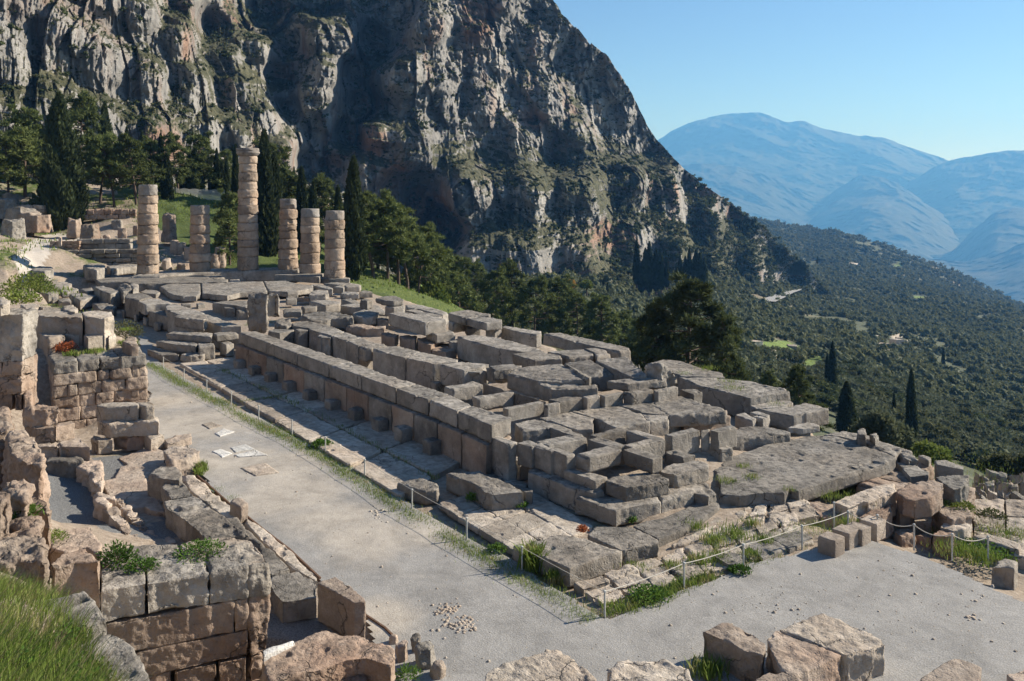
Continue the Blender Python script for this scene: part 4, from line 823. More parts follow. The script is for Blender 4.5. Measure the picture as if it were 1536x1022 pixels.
# --- steps and walls at the southwest corner
st('Y', .24, -.5, [(385, 445), (470, 412), (600, 372), (765, 342), (765, 390), (700, 418), (600, 450), (570, 448), (480, 482)], 'long rough course below the broad pitted slab', mat='pale', rough=.05)
st('Y', .0, -.5, [(192, 482), (240, 462), (310, 448), (445, 500), (430, 530), (330, 542), (235, 520)], 'rough footing stone by the bleached row', mat='brown', rough=.05)
st('Y', -.02, -.7, [(540, 538), (600, 500), (740, 458), (752, 500), (690, 535), (620, 545)], 'rough overhanging stone above the sagging rope', mat='brown', rough=.05)
st('Y', -.6, -1.3, [(640, 605), (740, 565), (745, 600), (700, 640), (650, 645)], 'small brown block under the overhanging stone', mat='brown', rough=.04)
st('Y', .3, -.25, [(765, 388), (850, 348), (962, 318), (1052, 338), (1055, 372), (980, 422), (880, 442), (800, 424)], 'big tilted cap slab on the descending wall', mat='brown', rough=.05)
st('Y', -.25, -.7, [(738, 445), (800, 425), (890, 445), (880, 480), (790, 510), (745, 480)], 'rounded block under the big cap slab', mat='brown', rough=.05)
masonry('terrace_wall', 'stepped brown block wall below the big cap slab', 'wall', at(1344, 800, -1.2), at(1402, 752, -1.2), .0, 1.2, [(.45, [1, 1.3, .8]), (.4, [.8, 1, 1.2]), (.45, [1.2, 1, .9])], ['brown'], .035, jut=.08)
st('Y', -.6, -1.25, [(755, 628), (800, 608), (870, 610), (882, 636), (800, 660)], 'brown step stone left of the wall foot', mat='brown', rough=.05)
st('Y', -.75, -1.3, [(885, 648), (940, 632), (995, 638), (980, 665)], 'low brown stone at the wall foot', mat='brown', rough=.05)
st('Y', -.5, -1.3, [(985, 642), (1050, 598), (1112, 622), (1112, 652), (1060, 660)], 'worn block at the near end of the terrace wall', mat='brown', rough=.05)
st('Y', -.45, -1.3, [(1030, 600), (1050, 578), (1170, 565), (1225, 580), (1190, 610), (1112, 625)], 'pale topped terrace block with moss', mat='pale', rough=.05)
st('Y', -.3, -1.2, [(985, 470), (1010, 440), (1100, 420), (1190, 470), (1225, 540), (1100, 560), (1030, 520)], 'mossy terrace top behind the cap slab', mat='brown', rough=.06)
st('Y', -.7, -1.5, [(1228, 655), (1300, 640), (1420, 668), (1512, 705), (1500, 738), (1330, 692)], 'long low wall block beside the weedy hollow', mat='pale', rough=.04)
patch([(1462, 820), (1560, 842), (1560, 752), (1455, 748)], 2, 3, -.85, -1.3, lambda i, j: f'bleached terrace slab, {ordn[i]} from the hollow in the {["near", "middle", "far"][j]} row', 'pale', .05, 'bleached terrace slabs right of the ruin', 'terrace slab', 'terrace_slab', .08, .012)
st('Y', -.5, -1.3, [(1340, 845), (1365, 815), (1420, 790), (1492, 812), (1470, 850), (1420, 845)], 'pale tipped block on the edge of the gravel', rough=.03)
st('Y', .25, -.4, [(998, 205), (1060, 198), (1172, 238), (1172, 258), (1012, 228)], 'long squared block by the yellow green bush')
st('Y', .2, -.3, [(900, 178), (925, 166), (976, 184), (962, 206)], 'small dark block left of the long squared block')
st('Y', .2, -.55, [(1000, 302), (1100, 285), (1202, 290), (1202, 330), (1160, 365), (1110, 372), (1040, 335)], 'dark overhanging boulder at the temple corner', rough=.05, round_=2)
st('Y', .3, -.3, [(610, 90), (680, 92), (850, 155), (900, 200), (840, 205), (760, 150)], 'rubbly rim course running to the long squared block', rough=.06)
st('Y', .15, -.4, [(770, 215), (860, 210), (965, 275), (960, 290), (850, 300)], 'flat grey slab below the broad pitted slab corner', rough=.02)
st('Y', -.3, -1.3, [(1110, 400), (1160, 360), (1240, 365), (1240, 420), (1200, 470), (1130, 450)], 'brown wall stump under the dark overhanging boulder', mat='brown', rough=.06)
rr = random.Random(21)
RUB = [(1265, 285, 60), (1300, 300, 45), (1350, 275, 70), (1240, 330, 40), (1265, 345, 50), (1330, 340, 60), (1400, 290, 55), (1420, 345, 75), (1480, 300, 60), (1520, 330, 50), (1300, 420, 90), (1345, 395, 55), (1390, 385, 50), (1440, 400, 45), (1500, 400, 80), (1395, 440, 60), (1430, 475, 60), (1385, 505, 60), (1500, 470, 60), (1520, 525, 55), (1470, 360, 60), (1290, 380, 40), (1460, 440, 50), (1535, 290, 60), (1545, 430, 60), (1370, 320, 40), (1450, 330, 40)]
for x, y, s in RUB:
    z = -.75 - (y < 330) * .3; px, py = K('Y', (x, y + s * .35)); c = at(px, py, z - .5); r = s / 3.992 / F * math.hypot(c[0], c[1]) * .55; h = r * rr.uniform(.35, .8)
    a0 = rr.random() * 3; n = rr.choice([4, 4, 5]); ax = rr.uniform(.7, 1.3)
    top = []; bot = []
    tx, ty = rr.uniform(-.55, .55), rr.uniform(-.55, .55)
    for i in range(n):
        an = a0 + i * 6.283 / n + rr.uniform(-.15, .15); dx, dy = r * ax * math.cos(an), r / ax * math.sin(an)
        top.append((c[0] + dx * .92, c[1] + dy * .92, c[2] + h + tx * dx + ty * dy)); bot.append((c[0] + dx, c[1] + dy, c[2] - .5 + tx * dx + ty * dy))
    tag(prism('tumbled_block', top, bot, rr.choice(['grey', 'grey', 'pale']), .03), 'tumbled grey block in the rubble field below the yellow green bush', 'tumbled block', 'tumbled blocks of the rubble field')
# ------------------------------------------------------------------ columns
def drum(parent, z0, h, r0, r1, seed, mat, bite=1.0, seg=64, rows=14, cap=False):
    th = np.linspace(0, 2 * np.pi, seg, endpoint=False); t = np.linspace(0, 1, rows)
    T, Q = np.meshgrid(th, t, indexing='ij'); R = r0 + (r1 - r0) * Q
    if cap: R = r0 + (r1 - r0) * np.clip(Q * 1.4, 0, 1) ** .6
    P = np.stack([np.cos(T) * R, np.sin(T) * R, z0 + Q * h], -1).reshape(-1, 3); off = np.array([seed * 13.7, seed * 5.1, 0.])
    n = noise(P + off, 1.5, 3).reshape(T.shape); n2 = fbm(P + off, 4.2, 3, 7).reshape(T.shape)
    edge = np.clip(1 - np.minimum(Q, 1 - Q) * h / .17, 0, 1)
    rag = np.clip(noise(P * np.array([1, 1, .35]) + off, 2.4, 19).reshape(T.shape) * .8 + .35, 0, 1)
    flute = -.028 * np.abs(np.cos(T * 10)) * np.clip(noise(P + off, .8, 29).reshape(T.shape) * 2 + .35, 0, 1)
    d = n * .07 + n2 * .045 - edge ** 1.6 * (.006 + .12 * rag * bite) + flute * (1 - edge) - np.clip(n - .35, 0, 1) * .22 * bite
    R = R + d
    V = np.stack([np.cos(T) * R, np.sin(T) * R, z0 + Q * h], -1).reshape(-1, 3)
    idx = np.arange(seg * rows).reshape(seg, rows); nx = np.roll(idx, -1, 0)
    f = [tuple(q) for q in np.stack([idx[:, :-1], nx[:, :-1], nx[:, 1:], idx[:, 1:]], -1).reshape(-1, 4)]
    f += [tuple(idx[:, -1]), tuple(idx[::-1, 0])]
    nm = 'capital' if cap else 'drum'
    me = bpy.data.meshes.new(nm); me.from_pydata(V.tolist(), [], f); me.polygons.foreach_set('use_smooth', [True] * (len(f) - 2) + [False] * 2)
    return link(nm, me, mat, parent)
def column(px, py, z, ztop, hs, r0, r1, label, seed, capital=False, grey=1, bite=1.0):
    x, y, _ = at(px, py, z); root = empty('stone_column', (x, y, z), label, 'column', 'standing columns of the ruined temple')
    H = ztop - z - (.75 if capital else 0); s = sum(hs); a = 0; n = len(hs)
    for i, h in enumerate(hs):
        b = a + h; kk = 1 + .035 * math.sin(seed * 5.3 + i * 2.9); ra = kk * (r0 + (r1 - r0) * a / s); rb = kk * (r0 + (r1 - r0) * b / s)
        drum(root, a / s * H + .004, h / s * H - .008, ra, rb, seed * 31 + i, M['drumgrey'] if i >= n - grey else M['drum'], bite); a = b
    if capital: drum(root, H, .4, r1 * .98, r1 * 1.32, seed + 77, M['drumgrey'], .5, cap=True); drum(root, H + .4, .35, r1 * 1.30, r1 * 1.30, seed + 78, M['drumgrey'], .9)
column(222, 411, 1.45, 9.8, [1, 1, 1.05, 1.0, .95, 1.15, 1.0, .85, 1.1], 1.02, .84, 'leftmost standing column, grey on its top drum', 1, bite=1.1)
column(300, 407, 1.48, 7.85, [1, .9, 1, 1, 1, 1, 1], 1.0, .88, 'shortest standing column, second from the left', 2, bite=1.2)
column(372, 404.5, 1.5, 13.42, [1.5, 1.05, .85, 1, .9, 1, 1, .8, 1, .9, 1, 1, .9], 1.06, .86, 'tallest standing column, still with a capital', 3, True, 0, 1.0)
column(432, 403.5, 1.5, 8.45, [1, 1, 1, .8, .5, .6, 1, 1], .98, .84, 'standing column with deeply eaten upper drums', 4, bite=1.9)
column(465, 410, 1.25, 7.5, [1, 1.1, 1, .95, .8, .8, .9], .98, .86, 'standing column between the eaten one and the one by the cypress', 5, bite=.7)
column(502, 417, 1.02, 7.35, [.9, 1, 1.3, 1.0, 1, 1, 1], .98, .9, 'rightmost standing column in front of the dark cypress', 6, bite=.7)

# ------------------------------------------------------------------ far end: stepped altar wall and its surroundings
rg = random.Random(4)
A_ = at(97, 408, 1.2); B_ = at(218, 406, 1.2)
masonry('stepped_wall', 'stepped grey block wall left of the leftmost column', 'wall', A_, B_, 3.35, 1.5, [(.42, [1, 1, 1.1, .9, 1.2, 1]), (.43, [.8, 1.1, .9, 1, .7, 1.1]), (.43, [1.2, .8, 1.3, 1, .9]), (.43, [1, 1.1, .9, 1.2, .9]), (.45, [.9, 1, 1.2, .8, 1.2])], ['grey'], .02, rng=rg, jut=.32)
masonry('block_wall', 'low double course of grey blocks above the stepped wall', 'wall', at(116, 375, 3.3), at(196, 374, 3.3), 4.35, 1.2, [(.45, [1, .6, .9, .8]), (.6, [1.2, 1, .9])], ['grey'], .03, rng=rg, jut=.12)
masonry('brick_wall', 'orange rubble wall edging the upper path', 'wall', at(74, 377, 3.2), at(119, 377, 3.2), 4.2, .8, [(.33, [1, 1, 1, 1, 1]), (.33, [.7, 1, 1, 1, 1]), (.33, [1, 1, 1, 1])], ['brown'], .03, rng=rg)
stone('a', 2.25, 1.15, [(675, 440), (720, 420), (800, 416), (880, 428), (880, 455), (800, 470), (700, 465)], 'grooved grey boulder lying before the stepped wall', rough=.06, round_=2)
stone('a', 1.9, 1.2, [(895, 445), (1040, 425), (1195, 428), (1190, 445), (1050, 455), (940, 470)], 'fluted fallen shaft left of the leftmost column', mat='grey', rough=.04, name='fallen_shaft', cat='fallen shaft')
stone('a', 1.5, 1.0, [(605, 478), (668, 472), (672, 500), (610, 505)], 'small orange block beside the grooved boulder', mat='brown')
stone('a', 1.3, .8, [(635, 545), (760, 530), (930, 520), (982, 530), (800, 558), (660, 562)], 'thin grey slab edge in front of the grooved boulder')
stone('a', 2.3, 1.3, [(160, 455), (250, 438), (375, 450), (385, 480), (300, 495), (180, 488)], 'big dark boulder at the left end of the platform', rough=.05, round_=2)
for z, zb, poly, lb in [(1.35, .9, [(160, 578), (300, 552), (432, 560), (425, 580), (250, 592)], 'long block under the big dark boulder'),
                        (1.15, .6, [(328, 612), (480, 590), (562, 612), (540, 630), (350, 642)], 'long block in the second row below the dark boulder'),
                        (1.15, .6, [(250, 628), (315, 615), (330, 640), (262, 648)], 'short block in the second row below the dark boulder'),
                        (.9, .4, [(440, 662), (560, 645), (628, 662), (600, 682), (462, 692)], 'shaded block in the third row below the dark boulder'),
                        (.9, .3, [(268, 692), (400, 680), (442, 692), (335, 716)], 'weathered block in the third row by the yellow weeds'),
                        (.95, .4, [(640, 662), (750, 650), (772, 680), (702, 692)], 'block between the third row and the north wall'),
                        (.85, .1, [(535, 712), (600, 694), (700, 705), (805, 728), (720, 750), (640, 775)], 'broad block with a deep shadow on its right'),
                        (.75, .2, [(420, 762), (480, 745), (540, 752), (556, 785), (442, 788)], 'rounded block at the head of the shaded gully'),
                        (.75, .2, [(368, 742), (420, 738), (424, 770), (376, 775)], 'tiny block beside the rounded block'),
                        (.6, .0, [(760, 800), (880, 790), (990, 830), (960, 860), (820, 850)], 'shaded block at the bottom of the gully')]:
    stone('a', z, zb, poly, lb, group='blocks at the north east corner', rough=.03)
# fallen wall and rocks on the slope behind the columns
for i, (px, py, d, w, h) in enumerate([(30, 330, 100, 5, 1.4), (45, 335, 99, 4, 1.3), (60, 338, 98, 4, 1.1), (22, 350, 92, 3.5, 1.5), (110, 345, 99, 2.4, 1.3), (135, 350, 97, 3, 1.0), (262, 380, 96, 1.6, 1.3), (272, 378, 96, 1.6, 1.1), (283, 384, 95, 1.8, .9), (255, 352, 99, 2.2, 2.2), (330, 390, 94, 1.6, 1.4), (322, 395, 93, 1.3, 1.0), (250, 405, 90, 1.6, 1.1), (275, 407, 90, 2.2, .8), (184, 352, 99, 1.5, .8), (160, 360, 98, 1.2, .6), (175, 340, 104, 2, .7), (205, 348, 102, 1.4, .7), (8, 318, 104, 4, 1.6), (18, 305, 108, 3, 1.2)]):
    c = atd(px, py, d); n = 5; a0 = rr.random() * 3; top = []; bot = []
    for q in range(n):
        an = a0 + q * 6.283 / n; s_ = rr.uniform(.75, 1.1); dx, dy = w / 2 * s_ * math.cos(an), w / 2 * s_ * .8 * math.sin(an); top.append((c[0] + dx * .8, c[1] + dy * .8, c[2] + h * rr.uniform(.8, 1.1))); bot.append((c[0] + dx, c[1] + dy, c[2] - .8))
    tag(prism('slope_rock', top, bot, rr.choice(['grey', 'pink', 'brown']), .08), 'weathered rock on the grassy slope behind the columns', 'rock', 'rocks on the slope behind the columns')
masonry('retaining_wall', 'crumbling ochre retaining wall on the slope between the big cypress and the columns', 'wall', atd(118, 342, 106), atd(204, 330, 108), 7.0, 1.2, [(.6, [1, .8, 1.2, .9, 1.1, 1, .8]), (.6, [.9, 1, 1, 1.2, .8, 1])], ['brown'], .08, rng=rg, jut=.25)
masonry('field_wall', 'pale dry stone wall left of the big cypress', 'wall', atd(8, 318, 104), atd(62, 322, 103), 7.6, 1.2, [(.5, [1, .8, 1.2, .9]), (.5, [.9, 1, 1]), (.6, [1, 1, 1, 1])], ['pale'], .08, rng=rg, jut=.25)
stone('a', 4.9, 4.1, [(432, 170), (450, 160), (466, 170), (448, 178)], 'short square pillar on the upper path', mat='pink', name='pillar_stub', cat='pillar')

# ------------------------------------------------------------------ ruins on the left
LG = 'blocks of the ruined terrace on the left'
def lf(*a, **k): k.setdefault('mat', 'brown'); k.setdefault('group', LG); k.setdefault('rough', .04); return stone(*a, **k)
A_ = at(79, 546, 2.5); B_ = at(221, 533, 2.5)
masonry('buttress_wall', 'coursed block wall end with grass on top beside the gravel path', 'wall', A_, B_, 2.5, 2.6, [(.45, [1.6, 1.4, 1.3, 1.8]), (.40, [2.7, .8, 1.4, 1.0]), (.46, [.9, .6, 1.5, 1.5, 1.4]), (.46, [1.4, .9, 1.0, 1.9]), (.5, [1.6, 1.2, 1.2, 1.6]), (.6, [1.3, 1.3, 1.2])], lambda c, f: 'brown' if c else 'grey', .05, jut=.07)
for z, zb, poly, lb in [(3.12, .9, [(368, 378), (440, 354), (590, 380), (622, 412), (460, 432)], 'terrace block, left one of the row above the buttress wall'),
                        (3.1, .9, [(598, 370), (742, 360), (792, 390), (700, 402), (630, 396)], 'terrace block in the middle of the row above the buttress wall'),
                        (3.1, .9, [(800, 397), (900, 364), (1012, 380), (1000, 402), (842, 432)], 'terrace block casting a shadow on the bush beside it'),
                        (3.05, .9, [(1012, 382), (1068, 376), (1120, 395), (1040, 410)], 'narrow terrace block half behind the reddish bush'),
                        (2.95, .9, [(1170, 462), (1250, 420), (1300, 428), (1325, 495), (1260, 500)], 'pale broken block on the corner of the buttress wall'),
                        (3.82, .9, [(262, 152), (380, 124), (600, 138), (782, 190), (792, 230), (600, 228), (400, 222), (322, 200)], 'great pale block with moss on its top'),
                        (3.82, .9, [(782, 182), (880, 164), (1062, 184), (1094, 214), (1002, 238), (812, 226)], 'great pale block, rounded, right of the mossy one'),
                        (3.95, .9, [(198, 112), (330, 98), (430, 140), (380, 128), (262, 158)], 'pale block behind the mossy block'),
                        (3.9, .9, [(598, 122), (700, 114), (745, 158), (720, 178), (620, 170)], 'pale slab behind the two great pale blocks')]:
    lf('h', z, zb, poly, lb, mat='pale' if z > 3 else 'brown')
# pillar at the left edge
root = masonry('wall_pier', 'tall pinkish wall pier at the left edge of the ruin', 'wall', at(-14, 472, 4.9), at(34.5, 471, 4.9), 4.9, 1.4, [(1.62, [1]), (.55, [.35, .65]), (.55, [1]), (.6, [.7, .3])], ['grey', 'brown', 'brown', 'brown'], .06)
lf('h', 5.3, 4.9, [(-30, 52), (35, 32), (92, 75), (92, 105), (0, 115)], 'pale stone on top of the wall pier', mat='pale')
lf('.', 2.2, 1.2, [(34, 585), (42, 577), (50, 582), (48, 595), (36, 596)], 'dark block in the gap beside the wall pier')
for z, zb, poly, lb in [(1.5, 1.0, [(928, 62), (948, 36), (1300, 24), (1322, 42), (1322, 62), (1000, 72)], 'top step block at the foot of the buttress wall'),
                        (1.5, 1.0, [(1326, 46), (1312, 24), (1430, 20), (1472, 58), (1400, 66)], 'short round nosed step block beside the path'),
                        (1.0, .5, [(938, 196), (968, 175), (1300, 164), (1500, 170), (1518, 208), (1282, 214), (1042, 236)], 'middle step block with a white top'),
                        (.5, -.02, [(868, 362), (900, 345), (1052, 355), (1088, 376), (942, 396)], 'cube block at the left end of the lowest step')]:
    lf('i', z, zb, poly, lb, mat='pale')
lf('T', .5, -.02, [(855, 205), (945, 194), (980, 214), (905, 238)], 'cube block at the right end of the lowest step', mat='pale')
lf('T', .5, -.02, [(680, 216), (760, 200), (865, 196), (862, 212), (760, 222)], 'recessed riser between the two cube blocks')
lf('T', .3, -.05, [(985, 240), (1060, 215), (1140, 205), (1150, 222), (1060, 250), (1000, 262)], 'low worn sill stone beside the path', mat='pink')
lf('i', 1.95, 1.35, [(205, 72), (330, 56), (540, 52), (562, 76), (420, 92), (230, 96)], 'crumbly conglomerate block left of the steps', rough=.08)
lf('i', 1.4, .85, [(225, 232), (420, 205), (480, 225), (530, 262), (345, 275)], 'split step block, left half')
lf('i', 1.4, .85, [(484, 222), (690, 192), (722, 216), (535, 262)], 'split step block, right half')
lf('i', .9, .3, [(330, 400), (440, 385), (535, 425), (560, 445), (350, 452)], 'lower pink step, left piece', mat='pink')
lf('i', .9, .3, [(545, 410), (660, 345), (752, 342), (800, 385), (860, 450), (580, 448)], 'lower pink step, right piece with a sloping end', mat='pink')
lf('i', .6, -.03, [(415, 598), (452, 556), (640, 544), (782, 540), (795, 580), (650, 594)], 'dark stained low wall before the grey gravel pit', mat='grey')
lf('i', .45, -.03, [(752, 655), (800, 592), (960, 578), (968, 700), (970, 840), (902, 800), (860, 700)], 'crumbling wall end beside the gravel pit', mat='pink', rough=.08)
for z, poly, lb in [(.32, [(558, 562), (600, 540), (680, 572), (692, 602), (622, 592)], 'first low stone of the little row in the gravel pit'),
                    (.4, [(562, 605), (590, 584), (668, 612), (640, 645)], 'second stone of the little row, squared and pale'),
                    (.32, [(618, 655), (690, 640), (722, 670), (660, 692)], 'third stone of the little row, rough'),
                    (.36, [(652, 692), (720, 680), (782, 732), (722, 760)], 'fourth stone of the little row, flat topped'),
                    (.36, [(708, 762), (760, 726), (795, 780), (752, 812)], 'fifth stone of the little row with a square socket'),
                    (.3, [(746, 822), (800, 786), (845, 850), (782, 882)], 'last stone of the little row, rounded')]:
    lf('T', z, -.05, poly, lb, mat='pink', rough=.05)
lf('T', .1, -.1, [(600, 492), (690, 468), (720, 400), (765, 385), (705, 345), (860, 290), (1000, 300), (1020, 392), (890, 440), (880, 480), (970, 600), (1010, 680), (900, 660), (870, 640), (760, 660), (690, 625)], 'pinkish cracked flagstone floor of the small ruined room', mat='pink', rough=.03, name='flagstone_floor', cat='stone floor')
lf('T', .1, -.1, [(900, 870), (940, 840), (1010, 800), (1060, 850), (1000, 868)], 'pinkish floor patch beside the planted wall top', mat='pink', name='flagstone_floor', cat='stone floor')
for i in range(26):
    t = i / 25; px, py = K('T', (700 + 215 * t + rr.uniform(-14, 14), 625 + 235 * t + rr.uniform(-8, 8))); c = at(px, py, .0); w = rr.uniform(.10, .2)
    n = 5; top = [(c[0] + w * math.cos(q * 1.257 + i) * rr.uniform(.7, 1.1), c[1] + w * math.sin(q * 1.257 + i) * rr.uniform(.7, 1.1), rr.uniform(.12, .2)) for q in range(n)]
    tag(prism('rubble_stone', top, [(p[0], p[1], -.05) for p in top], 'pink', .03, voxel=.035), 'small reddish rubble stone in the line across the gravel pit', 'rubble stone', 'rubble stones across the gravel pit')
lf('T', .75, .0, [(886, 442), (960, 400), (1052, 400), (1092, 440), (1072, 482), (972, 472)], 'grainy grey block with a pointed left end', mat='grey')
lf('T', .5, -.02, [(975, 300), (1030, 282), (1130, 270), (1195, 310), (1180, 330), (1120, 352), (1030, 372)], 'rounded worn block by the grass tuft', mat='pink', rough=.06)
lf('T', .62, -.02, [(968, 522), (990, 490), (1082, 480), (1135, 540), (1162, 568), (1022, 592)], 'pitted slab of the low wall, far piece', mat='grey')
lf('T', .62, -.02, [(982, 612), (1022, 594), (1164, 570), (1262, 650), (1112, 722), (1000, 652)], 'pitted slab of the low wall, middle piece', mat='grey')
lf('T', .62, -.02, [(1110, 720), (1262, 652), (1400, 740), (1492, 805), (1232, 836), (1182, 782)], 'pitted slab of the low wall, near piece', mat='grey')
lf('T', .14, -.1, [(1090, 445), (1165, 452), (1390, 642), (1425, 735), (1405, 738), (1262, 642), (1140, 545)], 'pale bench strip along the low wall', mat='pale')
lf('T', .5, -.02, [(1384, 615), (1422, 588), (1480, 624), (1442, 645)], 'small upright marker stone beside the path', mat='pink', name='marker_stone', cat='marker stone')
lf('V', .5, -.02, [(-20, 50), (60, 40), (172, 150), (245, 212), (388, 348), (262, 382), (182, 202), (60, 130)], 'smooth slab strip leading down to the pillar block', mat='grey', rough=.02)
lf('V', .12, -.1, [(120, 45), (190, 90), (400, 252), (545, 405), (540, 424), (392, 340), (186, 150), (110, 66)], 'pale bench strip behind the rusty edging', mat='pale', rough=.02)
lf('V', .45, -.02, [(250, 422), (290, 380), (430, 354), (542, 430), (542, 520), (402, 538), (332, 548), (282, 490)], 'wide grey slab left of the pillar block', mat='grey', rough=.03)
lf('V', .78, -.05, [(540, 432), (650, 393), (740, 455), (824, 525), (828, 545), (765, 552), (640, 482)], 'upright pillar block with a torn top', mat='pink', rough=.03, name='pillar_block', cat='pillar')
lf('V', .7, .3, [(215, 838), (400, 768), (412, 784), (222, 872)], 'broken bar of white marble', mat='marble', rough=.015, name='marble_bar', cat='marble bar')
# near wall at the lower left
A_ = at(150, 889, 1.84); B_ = at(372, 851, 1.84)
masonry('ashlar_wall', 'big block wall with green plants hanging over its top, lower left', 'wall', A_, B_, 1.84, 1.05, [(.58, [.68, .96, .62]), (.62, [1.85, .2]), (.5, [.1, .28, 1.3]), (.6, [.5, .6, .7, .5])], ['grey', 'brown', 'brown', 'brown'], .05, jut=.03)
c0 = at(374, 850, 1.84); c1 = at(402, 843, 1.84)
masonry('return_wall', 'rough corner stack of four stones at the right end of the big block wall', 'wall', c0, (c1[0], c1[1], 0), 1.80, 1.2, [(.56, [1]), (.58, [1]), (.56, [1]), (.55, [1])], ['grey', 'brown', 'brown', 'brown'], .07)
lf('U', 1.8, 1.2, [(600, 250), (790, 215), (1060, 200), (1075, 262), (940, 300), (840, 350), (700, 345), (600, 320)], 'flat wall top slab between the two green plants', mat='grey')
lf('U', 1.82, 1.2, [(1080, 200), (1300, 165), (1480, 175), (1540, 220), (1590, 300), (1480, 330), (1330, 330), (1250, 330), (1160, 300), (1090, 262)], 'broad wall top slab under the right green plant', mat='pale')
lf('U', 2.55, 1.5, [(303, 325), (370, 262), (500, 214), (572, 258), (597, 300), (450, 308), (322, 342)], 'rounded block at the left of the planted wall')
lf('U', 2.35, 1.2, [(-60, 390), (120, 350), (298, 322), (308, 345), (160, 375), (0, 420)], 'long block half hidden by the grass')
lf('U', 2.0, 1.0, [(300, 132), (420, 110), (540, 94), (602, 200), (592, 270), (520, 225), (380, 260), (300, 230)], 'speckled flat block with a notch, behind the rounded block', mat='pink')
for z, zb, key, poly, lb, rf in [(2.7, .6, 'j', [(262, 185), (320, 155), (382, 150), (470, 235), (482, 300), (380, 300), (265, 275)], 'stooping rounded stone at the edge of the gravel pit', .06),
                                 (2.4, .3, 'j', [(280, -20), (330, -40), (392, -20), (395, 40), (330, 60), (275, 40)], 'reddish rubble stump under the big grey boulder', .08),
                                 (3.3, 1.6, 'i', [(75, 330), (150, 300), (232, 296), (345, 392), (440, 560), (392, 640), (250, 600), (110, 520)], 'big grey boulder on the left ruin wall', .12),
                                 (3.3, 1.4, 'j', [(60, 30), (150, 0), (240, 10), (272, 100), (240, 200), (110, 160)], 'pitted block below the big grey boulder', .10),
                                 (3.6, 1.5, 'j', [(-60, 130), (0, 120), (72, 130), (80, 200), (0, 230), (-60, 220)], 'block at the left frame edge below the boulder', .06),
                                 (3.3, 1.5, 'i', [(-40, 90), (40, 80), (80, 170), (90, 290), (0, 320), (-60, 200)], 'crumbling stone between the wall pier and the big grey boulder', .12),
                                 (3.0, 1.0, 'j', [(-60, 540), (90, 500), (240, 440), (390, 400), (410, 560), (440, 700), (420, 800), (200, 760), (60, 800), (-60, 790)], 'eroded conglomerate mass at the left edge', .16),
                                 (3.0, 1.2, 'j', [(95, 410), (200, 380), (345, 325), (385, 400), (300, 440), (200, 470)], 'conglomerate lump behind the small green plant', .10)]:
    lf(key, z, zb, poly, lb, rough=min(rf, .09), round_=1)
lf('U', 4.25, 2.2, [(150, 570), (330, 512), (500, 490), (565, 540), (640, 650), (520, 700), (400, 690), (250, 650)], 'pale flat rock poking out of the foreground grass', mat='grey', rough=.03, voxel=.03)
lf('U', 4.3, 2.2, [(430, 830), (500, 780), (660, 730), (745, 762), (830, 870), (885, 985), (900, 1060), (600, 1100), (440, 1000)], 'pale flat rock at the very bottom left', mat='grey', rough=.03, voxel=.03)
# foreground wall tops along the bottom edge
FG = 'foreground wall stones'
lf('V', .62, .2, [(215, 895), (300, 835), (420, 778), (590, 718), (660, 725), (700, 738), (790, 728), (900, 790), (1002, 828), (1020, 870), (985, 930), (830, 880), (700, 900), (560, 955), (400, 985), (260, 1040)], 'long ragged foreground wall top below the pillar block', mat='brown', rough=.05, group=FG)
lf('V', .3, -1, [(430, 1040), (600, 960), (830, 890), (840, 960), (820, 1080), (500, 1100)], 'dark stone under the ragged foreground wall top', rough=.07, group=FG)
for x, y, w, h, lb in [(1050, 900, 75, .35, 'pinkish corner stone beside the ragged wall top'), (1190, 930, 110, .45, 'grey round stone at the bottom edge beside the path'), (1130, 850, 60, .3, 'small rock heap above the grey round stone'), (1260, 1000, 70, .25, 'small stone right of the grey round stone'), (1000, 800, 45, .2, 'little stone at the end of the rusty edging')]:
    px, py = K('V', (x, y)); c = at(px, py, .0); r = w / 3.992 / F * 17 * .6
    top = [(c[0] + r * math.cos(q * 1.05) * rr.uniform(.7, 1), c[1] + r * math.sin(q * 1.05) * rr.uniform(.7, 1), h * rr.uniform(.75, 1.1)) for q in range(6)]
    tag(prism('boulder', top, [(p[0], p[1], -.1) for p in top], rr.choice(['grey', 'pink']), .05), lb, 'boulder', FG)
lf('W', 1.1, .2, [(118, 975), (200, 930), (350, 885), (480, 838), (560, 850), (620, 895), (690, 935), (780, 1000), (800, 1090), (100, 1090)], 'mottled foreground rock at the bottom middle, left one', mat='pale', rough=.055, group=FG)
lf('W', 1.0, .1, [(845, 965), (960, 898), (1080, 905), (1180, 888), (1260, 930), (1320, 958), (1360, 1040), (1300, 1090), (840, 1090)], 'mottled foreground rock at the bottom middle, right one', mat='pale', rough=.055, group=FG)
lf('X', .62, -.03, [(112, 722), (190, 690), (272, 665), (350, 705), (415, 732), (500, 800), (482, 868), (362, 838), (290, 792), (200, 755)], 'foreground block with a black eaten corner and a socket', rough=.04, group=FG)
lf('X', .6, -.03, [(495, 760), (560, 705), (640, 742), (790, 800), (950, 868), (800, 940), (660, 1000), (600, 965), (512, 810)], 'foreground block joining the socketed block to the big one', rough=.04, group=FG)
lf('X', .62, -.03, [(565, 702), (690, 660), (830, 615), (940, 650), (1100, 720), (1192, 772), (1212, 802), (1100, 835), (982, 865), (800, 800), (650, 740)], 'big brown topped foreground block, right end', mat='pale', rough=.045, group=FG)
lf('X', .6, -.03, [(440, 1010), (520, 960), (600, 970), (700, 1010), (760, 1100), (420, 1100)], 'pale foreground stone tucked under the socketed block', group=FG)
